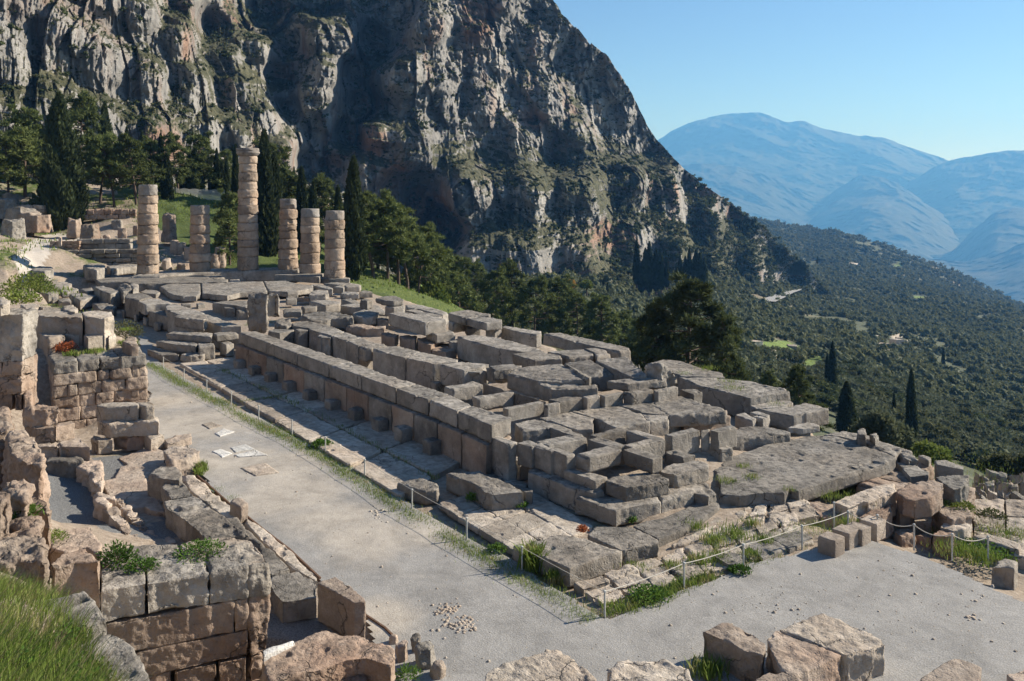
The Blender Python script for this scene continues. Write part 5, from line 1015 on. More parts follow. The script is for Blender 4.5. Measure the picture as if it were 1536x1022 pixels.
lf('.', .38, -.03, [(1378, 1016), (1412, 996), (1438, 985), (1473, 1000), (1468, 1028), (1400, 1045)], 'pale smooth block cut by the bottom edge of the picture', mat='pink', rough=.015, group=FG)
lf('.', .3, -.03, [(1510, 1012), (1545, 998), (1570, 1020), (1540, 1045)], 'pale block in the bottom right corner', mat='pink', rough=.015, group=FG)
# granite seats
for px, py, lb in [(1249, 829, 'granite cube seat at the near end of the row'), (1270, 818, 'granite cube seat, second from the near end'), (1289, 812.5, 'granite cube seat, third from the near end'), (1311, 803, 'granite cube seat standing apart at the far end')]:
    c = at(px - 2, py + 2, 0); r = .235; top = []; bot = []
    for q in range(4):
        an = .785 + q * 1.5708 + .06; top.append((c[0] + r * 1.414 * math.cos(an), c[1] + r * 1.414 * math.sin(an), .45)); bot.append((*top[-1][:2], -.03))
    tag(prism('granite_seat', top, bot, 'pink', .006, voxel=.03, chip=.25), lb, 'stone seat', 'granite cube seats')
# flat white flagstones let into the path
for poly, lb in [([(410, 545), (470, 528), (532, 552), (455, 572)], 'flat flagstone in the path, farthest and greyest'), ([(488, 598), (540, 570), (606, 588), (520, 616)], 'flat white flagstone in the path, second from the far end'),
                 ([(580, 684), (670, 665), (727, 692), (612, 712)], 'flat white flagstone in the path behind the longest one'), ([(604, 728), (730, 695), (802, 728), (632, 740)], 'longest flat white flagstone in the path'),
                 ([(472, 706), (520, 690), (592, 718), (532, 741)], 'flat white flagstone in the path nearest the ruined room'), ([(640, 805), (790, 775), (872, 832), (730, 852)], 'broad beige flagstone in the path nearest the camera')]:
    stone('Z', .055, -.05, poly, lb, mat='marble' if 'white' in lb else 'pale', rough=.006, name='flagstone', cat='flagstone', group='flagstones in the path', voxel=.05, chip=.3)

# ------------------------------------------------------------------ posts and ropes
def tube(name, pts, r, mat, seg=6):
    pts = [Vector(p) for p in pts]; v = []; f = []
    for i, p in enumerate(pts):
        d = (pts[min(i + 1, len(pts) - 1)] - pts[max(i - 1, 0)]).normalized(); a = d.orthogonal().normalized()
        if abs(d.z) < .9: a = Vector((0, 0, 1)).cross(d).normalized()
        b = d.cross(a)
        for k in range(seg): an = k * 6.2832 / seg; v.append(p + a * (r * math.cos(an)) + b * (r * math.sin(an)))
    for i in range(len(pts) - 1):
        for k in range(seg): f.append((i * seg + k, i * seg + (k + 1) % seg, (i + 1) * seg + (k + 1) % seg, (i + 1) * seg + k))
    f += [tuple(range(seg))[::-1], tuple(range((len(pts) - 1) * seg, len(pts) * seg))]
    me = bpy.data.meshes.new(name); me.from_pydata([tuple(q) for q in v], [], f); return me
pr = bpy.data.objects.new('rope_post', None); shaft_me = None
def post_mesh(h=.6, r=.022):
    b = []; v = []; f = []
    prof = [(0, -.1), (r, -.1), (r, h - .05), (r * 1.5, h - .045), (r * 1.5, h - .01), (r * .8, h), (0, h)]; seg = 10
    for rad, z in prof:
        for k in range(seg): v.append((rad * math.cos(k * 6.2832 / seg), rad * math.sin(k * 6.2832 / seg), z))
    for i in range(len(prof) - 1):
        for k in range(seg): f.append((i * seg + k, i * seg + (k + 1) % seg, (i + 1) * seg + (k + 1) % seg, (i + 1) * seg + k))
    me = bpy.data.meshes.new('rope_post'); me.from_pydata(v, [], f); me.materials.append(M['post']); return me
PM = post_mesh()
NP = [(245, 553), (276, 572), (310, 590), (347, 608), (388, 631), (438, 654), (488, 681), (547, 717), (618, 765), (700, 811), (783, 857), (907, 928)]
WP = [(1026, 883), (1115, 853), (1203, 823), (1272, 800), (1251, 786)]
EP = [(1316, 806, -.03), (1371, 820, -.25), (1428, 835, -.35), (1482, 838, -.6)]
posts = []
for i, (x, y) in enumerate(NP):
    lb = 'white rope post beside the projecting wall stub' if i == 0 else 'white rope post at the corner where the two ropes meet' if i == 11 else f'white rope post along the path, {ordn[i-1] if i < 11 else ""} after the one beside the stub'
    o = link('rope_post', PM); o.location = at(x, y, 0); tag(o, lb, 'rope post', 'white rope posts'); posts.append(o)
for i, (x, y) in enumerate(WP):
    o = link('rope_post', PM); o.location = at(x, y, 0.02); tag(o, ['white rope post in the weeds, first past the corner post', 'white rope post before the grey cracked slab', 'white rope post left of the granite seats', 'white rope post behind the granite seats where the rope turns', 'short stake behind the last rope post'][i], 'rope post', 'white rope posts'); posts.append(o)
ep = []
for i, (x, y, z) in enumerate(EP):
    o = link('rope_post', PM); o.location = at(x, y, z); tag(o, ['rope post just beyond the granite seats', 'low rope post at the edge above the brown wall', 'rope post at the edge beside the weedy hollow', 'dark rope post beside the long low wall block'][i], 'rope post', 'white rope posts'); ep.append(o)
def rope(ps, name, label, r=.011, sag=.06):
    pts = []
    for a, b in zip(ps[:-1], ps[1:]):
        for k in range(10):
            t = k / 10; p = Vector(a).lerp(Vector(b), t); p.z -= sag * 4 * t * (1 - t); pts.append(p)
    pts.append(Vector(ps[-1])); tag(link(name, tube(name, pts, r, None), M['rope']), label, 'rope')
tops = lambda L: [(o.location.x, o.location.y, o.location.z + .57) for o in L]
rope(tops(posts[:12]), 'cord', 'thin cord strung along the row of posts beside the path', .006, .02)
rope(tops([posts[11]] + posts[12:16]), 'rope', 'white rope from the corner post to behind the granite seats', .010, .04)
rope([tops([posts[15]])[0]] + tops(ep), 'rope', 'sagging grey rope along the edge of the gravel', .011, .14)
ed = [at(*K('T', p), .03) for p in [(1160, 440), (1220, 490), (1290, 550), (1385, 635)]] + [at(*K('V', p), .03) for p in [(130, 45), (230, 125), (380, 240), (480, 335), (560, 410)]]
ed2 = [at(*K('V', p), .03) for p in [(830, 630), (950, 710), (1020, 780)]]
for E_, lb in ((ed, 'long rusty metal edging between the bench strip and the path'), (ed2, 'short rusty edging below the pillar block')):
    v = []; f = []
    for p in E_: v += [(p[0], p[1] - .02, -.05), (p[0], p[1] - .02, .07), (p[0], p[1] + .02, .07), (p[0], p[1] + .02, -.05)]
    for i in range(len(E_) - 1):
        for k_ in range(4): f.append((i * 4 + k_, i * 4 + (k_ + 1) % 4, i * 4 + 4 + (k_ + 1) % 4, i * 4 + 4 + k_))
    f += [(0, 1, 2, 3), tuple(len(v) - 4 + q for q in (3, 2, 1, 0))]
    me = bpy.data.meshes.new('path_edging'); me.from_pydata(v, [], f); tag(link('path_edging', me, M['rust']), lb, 'edging')
# loose pebbles and white patches on the gravel
def pebbles():
    v = []; f = []; r2 = random.Random(8)
    def peb(x, y, s):
        b = len(v); h = s * r2.uniform(.5, .9); a = r2.random() * 6
        for k_ in range(5): v.append((x + s * math.cos(a + k_ * 1.2566) * r2.uniform(.7, 1.1), y + s * math.sin(a + k_ * 1.2566) * r2.uniform(.7, 1.1), -.01))
        for k_ in range(5): v.append((x + s * .6 * math.cos(a + k_ * 1.2566) * r2.uniform(.7, 1.1), y + s * .6 * math.sin(a + k_ * 1.2566) * r2.uniform(.7, 1.1), .02 + h * .7))
        for k_ in range(5): f.append((b + k_, b + (k_ + 1) % 5, b + 5 + (k_ + 1) % 5)); f.append((b + k_, b + 5 + (k_ + 1) % 5, b + 5 + k_))
        for k_ in (1, 2, 3): f.append((b + 5, b + 5 + k_, b + 6 + k_))
    n = 0
    while n < 3200:
        px, py = r2.uniform(220, 1536), r2.uniform(560, 1022)
        x, y, _ = at(px, py, 0)
        if not inpoly(np.array([x]), np.array([y]), PATH_W)[0]: continue
        peb(x, y, r2.choice([.008, .01, .012, .016, .02, .028] if r2.random() < .97 else [.045, .06])); n += 1
    for cx, cy, n, sx, sy in [(668, 916, 190, 18, 7), (692, 938, 230, 26, 10), (565, 775, 70, 14, 9), (1455, 928, 25, 10, 5), (1480, 900, 20, 30, 10), (700, 946, 40, 40, 14)]:
        for _ in range(n): x, y, _z = at(cx + r2.gauss(0, sx * .55), cy + r2.gauss(0, sy * .55), 0); peb(x, y, r2.choice([.015, .02, .025, .03, .045, .07]))
    tag(link('gravel_stones', mesh_np('gravel_stones', v, f), M['pale']), kind='stuff')
pebbles()
# ------------------------------------------------------------------ vegetation
def rhombi(c, u, w):
    """leaf-shaped quads: centres c, half-length vectors u, half-width vectors w"""
    v = np.stack([c - u, c + w, c + u, c - w], 1).reshape(-1, 3); f = np.arange(len(v)).reshape(-1, 4); return v, f
def unit(a): return a / (np.linalg.norm(a, axis=1, keepdims=True) + 1e-9)
def leaves(c, out, ln, wd, rng, spread=.7):
    n = len(c); u = unit(out + rng.normal(0, spread, (n, 3))); r = unit(np.cross(u, rng.normal(0, 1, (n, 3))))
    l = ln * rng.uniform(.7, 1.3, (n, 1)); return rhombi(c, u * l, r * l * wd)
def merge(parts):
    V = []; Fc = []; b = 0
    for v, f in parts: V.append(v); Fc.append(f + b); b += len(v)
    return np.concatenate(V), np.concatenate(Fc)
def tubes(paths, seg=6):
    V = []; Fc = []; b = 0
    for pts, rad in paths:
        P = np.array(pts, float)
        for i in range(len(P)):
            d = P[min(i + 1, len(P) - 1)] - P[max(i - 1, 0)]; d /= np.linalg.norm(d) + 1e-9
            a = np.cross(d, [.3, .9, .1]); a /= np.linalg.norm(a); bb = np.cross(d, a)
            for k_ in range(seg): an = k_ * 6.2832 / seg; V.append(P[i] + rad[i] * (a * math.cos(an) + bb * math.sin(an)))
        for i in range(len(P) - 1):
            for k_ in range(seg): Fc.append((b + i * seg + k_, b + i * seg + (k_ + 1) % seg, b + (i + 1) * seg + (k_ + 1) % seg, b + (i + 1) * seg + k_))
        b += len(P) * seg
    return np.array(V), np.array(Fc)
def blob_core(c, r, sq, rng, seg=9, rings=6):
    th = np.linspace(0, 2 * np.pi, seg, endpoint=False); ph = np.linspace(.12, np.pi - .12, rings); T, Pp = np.meshgrid(th, ph, indexing='ij')
    d = np.stack([np.cos(T) * np.sin(Pp), np.sin(T) * np.sin(Pp), np.cos(Pp) * sq], -1).reshape(-1, 3); d *= rng.uniform(.75, 1.1, (len(d), 1))
    idx = np.arange(seg * rings).reshape(seg, rings); nx = np.roll(idx, -1, 0)
    return c + d * r, np.stack([idx[:, :-1], nx[:, :-1], nx[:, 1:], idx[:, 1:]], -1).reshape(-1, 4)
def cypress_mesh(seed, slim=1.0, n=5200, rag=.2):          # unit tree: height 1, radius about .11
    rng = np.random.default_rng(seed); t = rng.random(n) ** 1.15; an = rng.random(n) * 6.2832
    prof = lambda t: np.clip(t / .10, .25, 1) ** .6 * (1 - np.clip(t, 0, 1) ** 2.1) ** .75
    lob = 1 + rag * np.sin(an * 3 + seed) * np.sin(t * 9 + seed) + rag * .7 * np.sin(an * 5 + t * 17) + .12 * np.sin(an * 11 + t * 60)
    R = .105 * slim * prof(t) * lob * rng.uniform(.80, 1.06, n)
    c = np.stack([np.cos(an) * R, np.sin(an) * R, .03 + t * .96], 1); out = np.stack([np.cos(an) * .45, np.sin(an) * .45, np.full(n, 1.0)], 1)
    v, f = leaves(c, out, .021, .42, rng, .28)
    th = np.linspace(0, 6.2832, 13)[:-1]; tt = np.linspace(0, 1, 24); T, Q = np.meshgrid(th, tt, indexing='ij')
    lb = 1 + rag * np.sin(T * 3 + seed) * np.sin(Q * 9 + seed) + rag * .7 * np.sin(T * 5 + Q * 17)
    Rr = .085 * slim * prof(Q) * lb; cv = np.stack([np.cos(T) * Rr, np.sin(T) * Rr, .03 + Q * .95], -1).reshape(-1, 3)
    idx = np.arange(12 * 24).reshape(12, 24); nx = np.roll(idx, -1, 0); cf = np.stack([idx[:, :-1], nx[:, :-1], nx[:, 1:], idx[:, 1:]], -1).reshape(-1, 4)
    return merge([(v, f), (cv, cf)])
def pine_meshes(seed, lean=.1, wide=.34, nclump=34, flat=.62, trunk0=.30, ln=.030, per=190):        # unit tree, height 1
    rng = np.random.default_rng(seed); lx, ly = rng.normal(0, lean, 2); tr = [(0, 0, -.06)]
    for t in (.2, .4, .6, .8, .95): tr.append((lx * t ** 1.3 + rng.normal(0, .008), ly * t ** 1.3 + rng.normal(0, .008), t))
    tr = np.array(tr); rad = .020 * (1 - np.linspace(0, .85, 6)) + .002; paths = [(tr, rad)]; parts = []
    for i in range(nclump):
        t = trunk0 + (1 - trunk0) * (i + rng.random()) / nclump * .97; base = np.array([np.interp(t, [0, .2, .4, .6, .8, .95, 1], [0, *tr[1:, 0], tr[-1, 0]]), np.interp(t, [0, .2, .4, .6, .8, .95, 1], [0, *tr[1:, 1], tr[-1, 1]]), min(t, .95)])
        an = i * 2.4 + rng.normal(0, .4); q = (t - trunk0) / (1 - trunk0); reach = wide * (1 - q ** 1.6) * rng.uniform(.45, 1.0) + .03
        tip = base + np.array([math.cos(an) * reach, math.sin(an) * reach, rng.uniform(.0, .07) - .02 * (1 - q)])
        mid = (base + tip) / 2 + np.array([0, 0, -.012]); paths.append(([base, mid, tip], [.0065, .005, .002]))
        s = rng.uniform(.07, .125) * (1.0 - .3 * q)
        for sub in range(3):
            cc = tip + rng.normal(0, s * .62, 3) * np.array([1, 1, .6]); r = s * rng.uniform(.55, .9)
            d = unit(rng.normal(0, 1, (per // 3, 3))); p = cc + d * np.array([1, 1, flat]) * r * rng.uniform(.45, 1.05, (per // 3, 1))
            parts.append(leaves(p, d + np.array([0, 0, .5]), ln, .20, rng, .5))
            parts.append(blob_core(cc, r * .55, flat, rng, 6, 4))
    return merge(parts), tubes(paths)
def round_meshes(seed, n=22, sq=.8, per=190, ln=.05, wd=.42, low=.16, core=.62, rr_=.5):            # unit crown: about 1 wide, 1 tall
    rng = np.random.default_rng(seed); parts = []; paths = [(np.array([(0, 0, -.15), (.01, 0, .2), (0, .02, .45)]), [.045, .035, .02])]
    for i in range(n):
        d = rng.normal(0, 1, 3); d /= np.linalg.norm(d); d[2] = abs(d[2]) * 1.2 - .35
        cc = np.array([0, 0, .52]) + d * np.array([rr_ * .72, rr_ * .72, .38 * sq]) * rng.uniform(.55, 1.05); r = rng.uniform(.12, .22)
        dd = unit(rng.normal(0, 1, (per, 3))); p = cc + dd * np.array([1, 1, .85]) * r * rng.uniform(.5, 1.05, (per, 1))
        parts.append(leaves(p, dd + np.array([0, 0, .25]), ln, wd, rng, .6)); parts.append(blob_core(cc, r * core, .85, rng, 7, 5))
        if i % 3 == 0: paths.append(([np.array([0, 0, .25]), (cc + np.array([0, 0, .25])) / 2, cc], [.02, .012, .006]))
    return merge(parts), tubes(paths)
PROTO = {}
def proto(kind):
    if kind in PROTO: return PROTO[kind]
    b, i = kind.rsplit(':', 1); i = int(i)
    if b == 'cypress': cm = cypress_mesh(i + 1, [1, .8, 1.15, .62][i % 4], rag=[.2, .15, .25, .12][i % 4]); tm = tubes([(np.array([(0, 0, -.06), (0, 0, .1)]), [.022, .018])]); mt = 'cyp'
    elif b == 'pine': cm, tm = pine_meshes(40 + i, [.08, .14, .05, .2, .1][i % 5], [.30, .36, .26, .32, .40][i % 5], trunk0=[.34, .42, .2, .45, .3][i % 5]); mt = 'pine'
    elif b == 'dense': cm, tm = pine_meshes(70 + i, .05, .40, 44, .75, .10, .028, 210); mt = 'pinedark'
    elif b == 'broad': cm, tm = round_meshes(90 + i); mt = ['pinedark', 'olive', 'shrub', 'lime', 'autumn'][i % 5]
    elif b == 'olive': cm, tm = round_meshes(120 + i, 14, .75, 90, .07, .32, core=.7); mt = 'olive'
    a = mesh_np('crown', *cm); a.materials.append(M[mt]); t = mesh_np('trunk', *tm, True); t.materials.append(M['bark']); PROTO[kind] = (a, t); return PROTO[kind]
def tree(name, kind, pos, h, label, cat, group=None, wide=1.0, mat=None):
    a, t = proto(kind); root = empty(name, pos, label, cat, group); root.rotation_euler = (0, 0, random.random() * 6.28); root.scale = (h * wide, h * wide, h)
    c = bpy.data.objects.new('crown', a); COL.objects.link(c); c.parent = root
    if mat:
        a2 = PROTO.get((kind, mat))
        if not a2: a2 = a.copy(); a2.materials.clear(); a2.materials.append(M[mat]); PROTO[(kind, mat)] = a2
        c.data = a2
    k_ = bpy.data.objects.new('trunk', t); COL.objects.link(k_); k_.parent = root
    return root
def T(kind, px, py, d, ptop, label, group=None, wide=1.0, mat=None, name=None, cat=None):
    h = (py - ptop) * d / F; b = kind.split(':')[0]
    nm = name or {'cypress': 'cypress_tree', 'pine': 'pine_tree', 'dense': 'evergreen_tree', 'broad': 'broadleaf_tree', 'olive': 'olive_tree'}[b]
    return tree(nm, kind, atd(px, py, d), h, label, cat or nm.replace('_', ' ').replace('broadleaf tree', 'tree').replace('evergreen tree', 'evergreen'), group, wide, mat)
CG = 'cypresses behind the columns'
T('cypress:2', 89, 347, 105, 138, 'big dark cypress at the left, thickest of all', CG, 1.05)
T('cypress:0', 112, 345, 106, 196, 'shorter cypress growing against the thickest one', CG, 1.0)
T('cypress:1', 530, 424, 91, 234, 'tall slender cypress right of the rightmost column', CG, 1.05)
T('cypress:1', 396, 406, 101, 194, 'tall cypress just right of the tallest column', CG, .95)
T('cypress:0', 411, 405, 103, 228, 'cypress leaning on the one behind the tallest column', CG, .8)
T('cypress:3', 452, 402, 108, 250, 'thin cypress above the eaten column', CG, 1.1)
T('cypress:3', 470, 402, 110, 272, 'short thin cypress between two right hand columns', CG, 1.1)
T('cypress:3', 507, 398, 108, 278, 'thin cypress above the rightmost column', CG, 1.1)
T('cypress:3', 497, 398, 114, 300, 'smallest cypress behind the rightmost column', CG, 1.1)
T('cypress:0', 251, 306, 118, 232, 'stout cypress on the bank between the two left columns', CG, 1.05)
for i, (x, y, d, t) in enumerate([(241, 300, 124, 200), (283, 293, 126, 222), (293, 291, 126, 222), (303, 294, 128, 240), (325, 293, 128, 222), (340, 292, 128, 236), (353, 294, 126, 216), (316, 292, 130, 236), (332, 292, 130, 244), (213, 290, 132, 196), (190, 290, 132, 190), (157, 290, 134, 152), (441, 300, 128, 250), (424, 330, 122, 244), (365, 296, 130, 232), (272, 292, 130, 228)]):
    T(['cypress:3', 'cypress:1', 'cypress:0'][i % 3], x, y, d, t, 'dark cypress in the row before the pale fence behind the columns', 'row of cypresses before the fence', 1.0 if i % 3 == 0 else .8)
PG = 'pines behind the columns'
for kind, x, y, d, t, lb, w in [('pine:2', 38, 292, 112, 166, 'bushy pine left of the thickest cypress', 1.0), ('pine:2', 12, 296, 110, 205, 'pine cut by the left edge of the picture', 1.0), ('pine:2', 65, 290, 122, 190, 'pine half behind the thickest cypress', 1.0), ('pine:0', 118, 292, 122, 146, 'tallest pine, rising behind the thickest cypress', .8),
                                ('pine:4', 150, 308, 114, 200, 'spreading pine right of the thickest cypress', .9), ('pine:1', 172, 312, 112, 208, 'pine with a bare leaning trunk on the ochre bank', .95), ('pine:4', 205, 310, 113, 205, 'pine with a broad crown above the ochre bank', .95), ('pine:2', 228, 300, 122, 212, 'pine behind the leftmost column top', 1.0),
                                ('pine:0', 268, 298, 122, 206, 'pine above the shortest column, bright topped', 1.0), ('pine:2', 295, 296, 128, 205, 'pine behind the row of dark cypresses', 1.1), ('pine:4', 328, 296, 132, 226, 'pine just left of the tallest column', 1.0), ('pine:2', 345, 402, 96, 292, 'young pine standing between the shortest and the tallest column', .85),
                                ('pine:2', 428, 372, 116, 262, 'pine behind the eaten column', 1.2), ('pine:2', 478, 392, 112, 270, 'yellowish pine between two right hand columns', 1.1), ('pine:2', 415, 360, 122, 222, 'pine behind the pair of tall cypresses', 1.1)]:
    T(kind, x, y, d, t, lb, PG, w)
SG = 'pines on the slope right of the columns'
for kind, x, y, d, t, lb, w in [('pine:1', 562, 428, 98, 292, 'first pine on the slope right of the tall slender cypress', 1.05), ('pine:3', 582, 432, 99, 300, 'pine with a clean bare trunk on the grassy slope', 1.0), ('pine:1', 598, 440, 101, 312, 'pine on the slope with the highest lit crown', 1.1), ('pine:3', 612, 446, 103, 326, 'pine with a dark leaning trunk at the slope edge', 1.1), ('pine:4', 626, 452, 106, 338, 'pine leaning out over the slope', .9),
                                ('pine:0', 646, 468, 112, 352, 'outermost pine above the gully', 1.1), ('pine:2', 566, 420, 110, 318, 'low pine filling the gap behind the tall slender cypress', 1.3)]:
    T(kind, x, y, d, t, lb, SG, w)
VG = 'trees below the south rim'
T('broad:2', 650, 492, 108, 414, 'light olive coloured round tree below the slope pines', VG, .75, 'lime')
for kind, x, y, d, t, lb, w in [('pine:2', 690, 500, 120, 388, 'pine behind the split slab, leftmost in the gully', 1.0), ('pine:2', 672, 480, 128, 400, 'pine with a pale crown at the gully head', 1.0), ('pine:4', 735, 505, 125, 404, 'dark pine above the raised south slabs', .9), ('pine:2', 768, 505, 134, 396, 'pine under the yellow tree', 1.0), ('pine:4', 800, 515, 130, 416, 'broad dark pine above the long rounded beam', .9), ('pine:2', 832, 520, 138, 420, 'pine right of the broad dark pine', 1.0), ('pine:4', 868, 530, 128, 440, 'dark pine above the south rim', .9), ('pine:2', 905, 545, 125, 446, 'rounded dark pine beside the great evergreen', 1.1), ('pine:2', 935, 550, 140, 470, 'small pine beside the great evergreen', 1.2), ('pine:2', 712, 470, 150, 396, 'distant pine in the middle of the gully', 1.1), ('pine:2', 850, 480, 170, 420, 'distant pine below the orange tree', 1.2), ('pine:2', 960, 560, 110, 480, 'pine hiding the foot of the great evergreen', 1.0)]:
    T(kind, x, y, d, t, lb, VG, w)
T('dense:0', 1030, 600, 66, 424, 'great dark evergreen with a wide crown behind the temple', VG, 1.25)
T('dense:1', 985, 600, 68, 462, 'left arm of dark evergreen beside the great one', VG, .9)
T('dense:1', 1085, 610, 64, 478, 'lower evergreen on the right of the great one', VG, .85)
T('dense:0', 1200, 650, 72, 552, 'bright green bushy evergreen behind the south wall block', VG, .9, 'pine')
T('dense:1', 1155, 630, 74, 560, 'smaller green evergreen left of the bright green one', VG, .8, 'pine')
T('broad:1', 1318, 690, 60, 606, 'grey green olive bush beyond the last small stone', VG, .95, 'olive')
T('broad:1', 1340, 695, 62, 622, 'lower grey green olive bush right of its neighbour', VG, .9, 'olive')
T('broad:2', 1396, 712, 50, 658, 'yellow green bush with upright shoots behind the long squared block', VG, 1.3, 'lime')
T('broad:0', 1505, 725, 55, 676, 'dark yellowish bush at the right behind the rubble', VG, 1.6, 'shrub')
T('broad:0', 1545, 735, 54, 676, 'dark bush at the right edge of the picture', VG, 1.3, 'shrub')
T('cypress:0', 1270, 655, 110, 572, 'dark cone shaped tree beside the bright green evergreen', VG, 1.5)
T('broad:4', 852, 440, 200, 416, 'orange autumn tree before the cliff foot', VG, 1.3, 'autumn')
T('broad:3', 806, 438, 205, 414, 'yellow tree before the cliff foot', VG, 1.2, 'lime')
T('broad:3', 880, 440, 220, 416, 'yellow green tree right of the orange one', VG, 1.1, 'lime')
FG2 = 'cypresses in the valley'
T('cypress:1', 1249, 615, 165, 512, 'tall cypress standing alone above the valley ruins', FG2, .8)
T('cypress:1', 1241, 580, 185, 530, 'shorter cypress just behind the tall lone one', FG2, .9)
T('cypress:1', 1367, 665, 120, 554, 'cypress above the yellow green bush', FG2, .85)
T('cypress:1', 1341, 628, 150, 588, 'small cypress left of the one above the yellow green bush', FG2, .9)
T('cypress:3', 1415, 555, 330, 522, 'distant lone cypress among the olive trees', FG2, 1.2)
T('cypress:3', 911, 470, 300, 424, 'lone cypress left of the great evergreen', FG2, 1.1)
for i, (x, y, t) in enumerate([(955, 428, 360), (968, 432, 372), (974, 440, 362), (984, 438, 374), (992, 436, 380), (962, 440, 392), (1000, 432, 388), (1044, 436, 374), (1050, 436, 378), (1057, 434, 386), (1036, 430, 392), (1028, 426, 384), (1014, 426, 398), (1020, 420, 382), (1034, 418, 372)]):
    T(['cypress:3', 'cypress:1'][i % 2], x, y, 340, t, 'dark cypress in the clump at the foot of the cliff', 'cypress clump at the cliff foot', 1.2)
for i in range(9): T('cypress:1', 1183 + i * 3.0, 412 + i * .3, 640, 388 + (i * 5) % 6, 'tiny dark cypress in the row above the road', 'far row of cypresses above the road', 1.5)
T('cypress:3', 1226, 396, 800, 384, 'tiny lone cypress on the far spur', FG2, 1.4)
# olive trees one can tell apart: the nearest ones of the grove
rng = np.random.default_rng(77)
def grid_at(V, i, j): return V[i, j]
nI, nJ = HPX.shape
cand = rng.integers(0, nI, 140000), rng.integers(0, nJ, 140000)
P_ = HV[cand[0], cand[1]]; px_, py_ = HPX[cand], HPY[cand]; R_h = np.hypot(P_[:, 0], P_[:, 1])
ok = (GREEN(px_, py_) < .38) & (PALE(px_, py_) < .4) & (R_h > 140)
gap = noise(np.stack([P_[:, 0], P_[:, 1], 0 * R_h], 1), .018, 88) * .6 + noise(np.stack([P_[:, 0], P_[:, 1], 0 * R_h], 1), .07, 89) * .5; ok &= gap < .40
P_, px_, py_, R_h = P_[ok], px_[ok], py_[ok], R_h[ok]
oo = np.argsort(R_h, kind='stable'); oo = np.concatenate([oo[R_h[oo] < 330], oo[R_h[oo] >= 330]]); P_, px_, py_, R_h = P_[oo], px_[oo], py_[oo], R_h[oo]
taken = {}; near = []; farl = []
def free(p, s):
    kx, ky = int(p[0] // s), int(p[1] // s)
    for a in (-1, 0, 1):
        for b in (-1, 0, 1):
            for q in taken.get((kx + a, ky + b), ()):
                if (q[0] - p[0]) ** 2 + (q[1] - p[1]) ** 2 < (s * .8) ** 2: return False
    taken.setdefault((kx, ky), []).append(p); return True
for p, x, y, r in zip(P_, px_, py_, R_h):
    if r < 330:
        if free(p, 6.0): (near if 1120 < x < 1600 and len(near) < 240 else farl).append((p, x, y, r))
    elif free(p, 6.0 if r < 700 else 8.0): farl.append((p, x, y, r))
near.sort(key=lambda q: q[3])
for i, (p, x, y, r) in enumerate(near):
    tree('olive_tree', f'olive:{i % 5}', (p[0], p[1], p[2] - .6), float(rng.uniform(4.0, 6.0)), 'grey green olive tree of the grove covering the slope below the ruin', 'olive tree', 'olive trees of the near grove', float(rng.uniform(1.0, 1.5)), mat=['olive', 'olive', 'shrub', 'pinedark', 'olive'][i % 5])
def scatter(name, items, mat, protos, seed):
    r2 = np.random.default_rng(seed); V = []; Fc = []; b = 0
    for p, s, sq in items:
        v, f = protos[r2.integers(len(protos))]; a = r2.random() * 6.2832; ca, sa = math.cos(a), math.sin(a)
        q = np.stack([v[:, 0] * ca - v[:, 1] * sa, v[:, 0] * sa + v[:, 1] * ca, v[:, 2] * sq], 1) * s + p; V.append(q); Fc.append(f + b); b += len(v)
    return tag(link(name, mesh_np(name, np.concatenate(V), np.concatenate(Fc)), M[mat]), kind='stuff')
def small_crown(seed, n, ln, cores=5):
    r2 = np.random.default_rng(seed); parts = []
    for i in range(cores):
        cc = np.array([*r2.normal(0, .24, 2), r2.uniform(.25, .6)]); r = r2.uniform(.22, .34); d = unit(r2.normal(0, 1, (n // cores, 3)))
        parts.append(leaves(cc + d * r * r2.uniform(.75, 1.1, (len(d), 1)), d + np.array([0, 0, .3]), ln, .5, r2, .6)); parts.append(blob_core(cc, r * .8, .9, r2, 6, 4))
    return merge(parts)
PR = [small_crown(s, 90, .11) for s in range(6)]
PRf = [small_crown(s + 50, 40, .15, 3) for s in range(6)]
h1 = [(p - np.array([0, 0, .8]), rng.uniform(4.2, 7.0) * (1 + max(0, r - 600) / 1600), rng.uniform(.7, 1.0)) for p, x, y, r in farl if r < 700]
h2 = [(p - np.array([0, 0, .8]), rng.uniform(5.0, 9.0) * (1 + max(0, r - 600) / 1600), rng.uniform(.6, .9)) for p, x, y, r in farl if r >= 700]
half = [rng.random() < .6 for _ in h1]
scatter('olive_grove', [q for q, k_ in zip(h1, half) if k_], 'olive', PR, 1); scatter('woodland', [q for q, k_ in zip(h1, half) if not k_], 'shrub', PR, 2)
scatter('far_grove', h2, 'shrub', PRf, 3)
